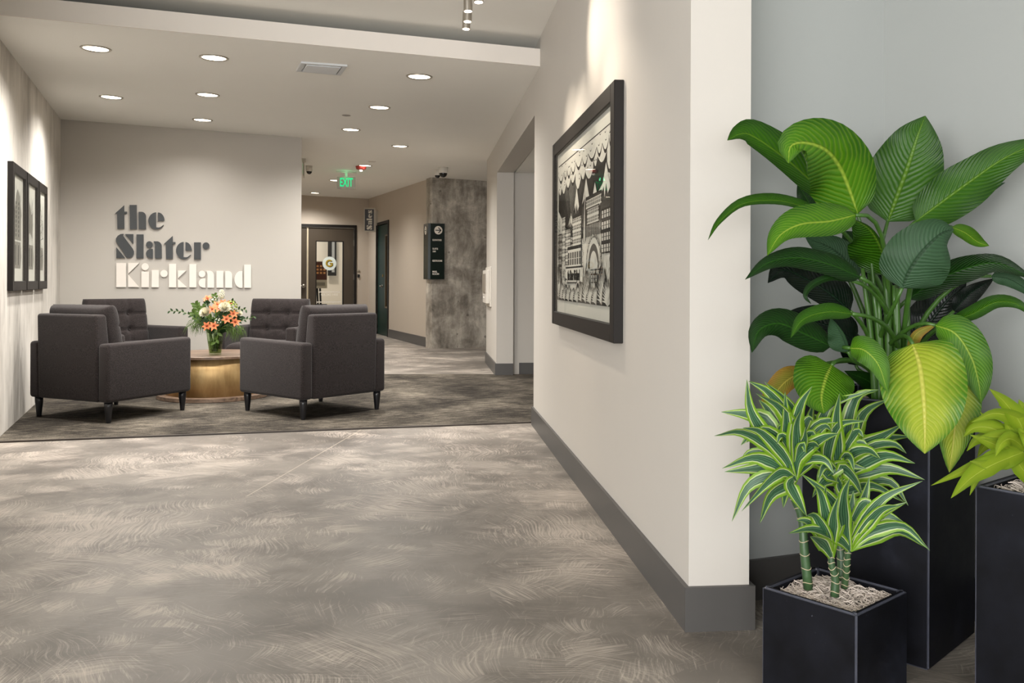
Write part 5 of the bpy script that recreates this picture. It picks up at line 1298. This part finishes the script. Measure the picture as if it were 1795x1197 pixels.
for polys, hgt, wid in gl:
    for p_ in polys:
        # reading upward: letter x runs up, letter top points left
        polyplate(bm, [[((-lh / 2) + (1 - hgt) * lh + v * hgt * lh, cur + u * wid * un) for u, v in p_]], lambda a, b, d: (a, d, b), .0125, .0145)
    cur += (wid + .12) * un
obj('sign_lettering', bm, plain('sign_lettering_cream', srgb('d5cdbf'), .5), bs)

# directory sign wrapped round the column corner
ds = thing('directory_sign', 'black-green directory sign with a round arrow on the concrete column corner', 'sign')
C3 = Vector((cA.x, cA.y, 0)); frame(ds, C3, (G2.x, G2.y, 0), (FN.x, FN.y, 0))
zt_, zb_ = at(763, 391.5, 15.2).z, at(763, 489.5, 15.2).z
bm = bmesh.new(); pw = .235; prism(bm, [(-.012, .05), (pw, .05), (pw, .002), (.001, .002), (-.0, -.24), (-.055, -.24), (-.055, .04)], zb_, zt_)
# the return face lies along the column side
obj('sign_body', bm, sign_green, ds)
lw = plain('sign_white_lettering', srgb('e9e0d4'), .5)
bm = bmesh.new(); ac = (.125, zt_ - .115); ra = .072
polyplate(bm, [[(ac[0] + ra * cos(i * pi / 16), ac[1] + ra * sin(i * pi / 16)) for i in range(32)]], lambda u, v, d: (u, d, v), .0505, .052); obj('arrow_disc', bm, lw, ds)
bm = bmesh.new(); polyplate(bm, [strip([(ac[0] - .05, ac[1]), (ac[0] + .045, ac[1])], .014), strip([(ac[0], ac[1] + .045), (ac[0] + .048, ac[1])], .014), strip([(ac[0], ac[1] - .045), (ac[0] + .048, ac[1])], .014)], lambda u, v, d: (u, d, v), .0522, .0535); obj('arrow', bm, sign_green, ds)
for s_, z_ in (('ELEVATORS', .285), ('SUITE', .435), ('104', .48), ('RESTROOMS', .64), ('MAIL', .825), ('ROOM', .865)):
    put_text('lettering', s_, .036, (.022, .0512, zt_ - z_), (1, 0, 0), (0, 0, 1), lw, ds, align='LEFT', bold=.0008, sx=.86 if len(s_) > 6 else 1.1, sy=1.15)
    o = ds.children[-1]
bm = bmesh.new(); polyplate(bm, [[(-.11 + .055 * cos(i * pi / 16), ac[1] + ra * sin(i * pi / 16)) for i in range(32)]], lambda u, v, d: (d, u, v), -.0552, -.0565); obj('arrow_disc', bm, lw, ds)
bm = bmesh.new(); polyplate(bm, [strip([(-.15, ac[1]), (-.07, ac[1])], .014), strip([(-.12, ac[1] + .045), (-.072, ac[1])], .014), strip([(-.12, ac[1] - .045), (-.072, ac[1])], .014)], lambda u, v, d: (d, u, v), -.0568, -.058); obj('arrow', bm, sign_green, ds)

# card reader and switch by the sales door
cr_ = thing('card_reader', 'small black card reader beside the sales door', 'card reader'); frame(cr_, Vector((*fpt(628.5), 1.27)), G3, F3)
obj('reader_body', boxm(-.025, .025, 0, .03, -.035, .035, bev=.01), black_gloss, cr_)
cr_ = thing('wall_button', 'small pale oval plate above the black card reader', 'switch'); frame(cr_, Vector((*fpt(628.5), 1.385)), G3, F3)
obj('button_plate', boxm(-.03, .03, 0, .02, -.02, .02, bev=.008), plain('button_grey', srgb('8e8676'), .4), cr_)
# white wall cabinet on the pier
wc = thing('wall_cabinet', 'white intercom cabinet on the right wall next to the concrete column', 'cabinet'); frame(wc, Vector((xr(11.75), 11.75, 0)), -RD, RN)
obj('back_plate', boxm(-.9, 0, 0, .018, .82, 1.35, bev=.003, seg=1), white_plastic, wc)
obj('cabinet_box', boxm(-.87, -.10, .018, .06, .86, 1.31, bev=.006, seg=2), white_plastic, wc)
o = obj('screen', boxm(-.75, -.25, .06, .075, 1.0, 1.26, bev=.003, seg=1), plain('panel_grey', srgb('8c8478'), .4), wc)
obj('knob', boxm(-.52, -.48, .06, .085, .92, .96, bev=.004, seg=1), steel, wc)

settle_mirrored()
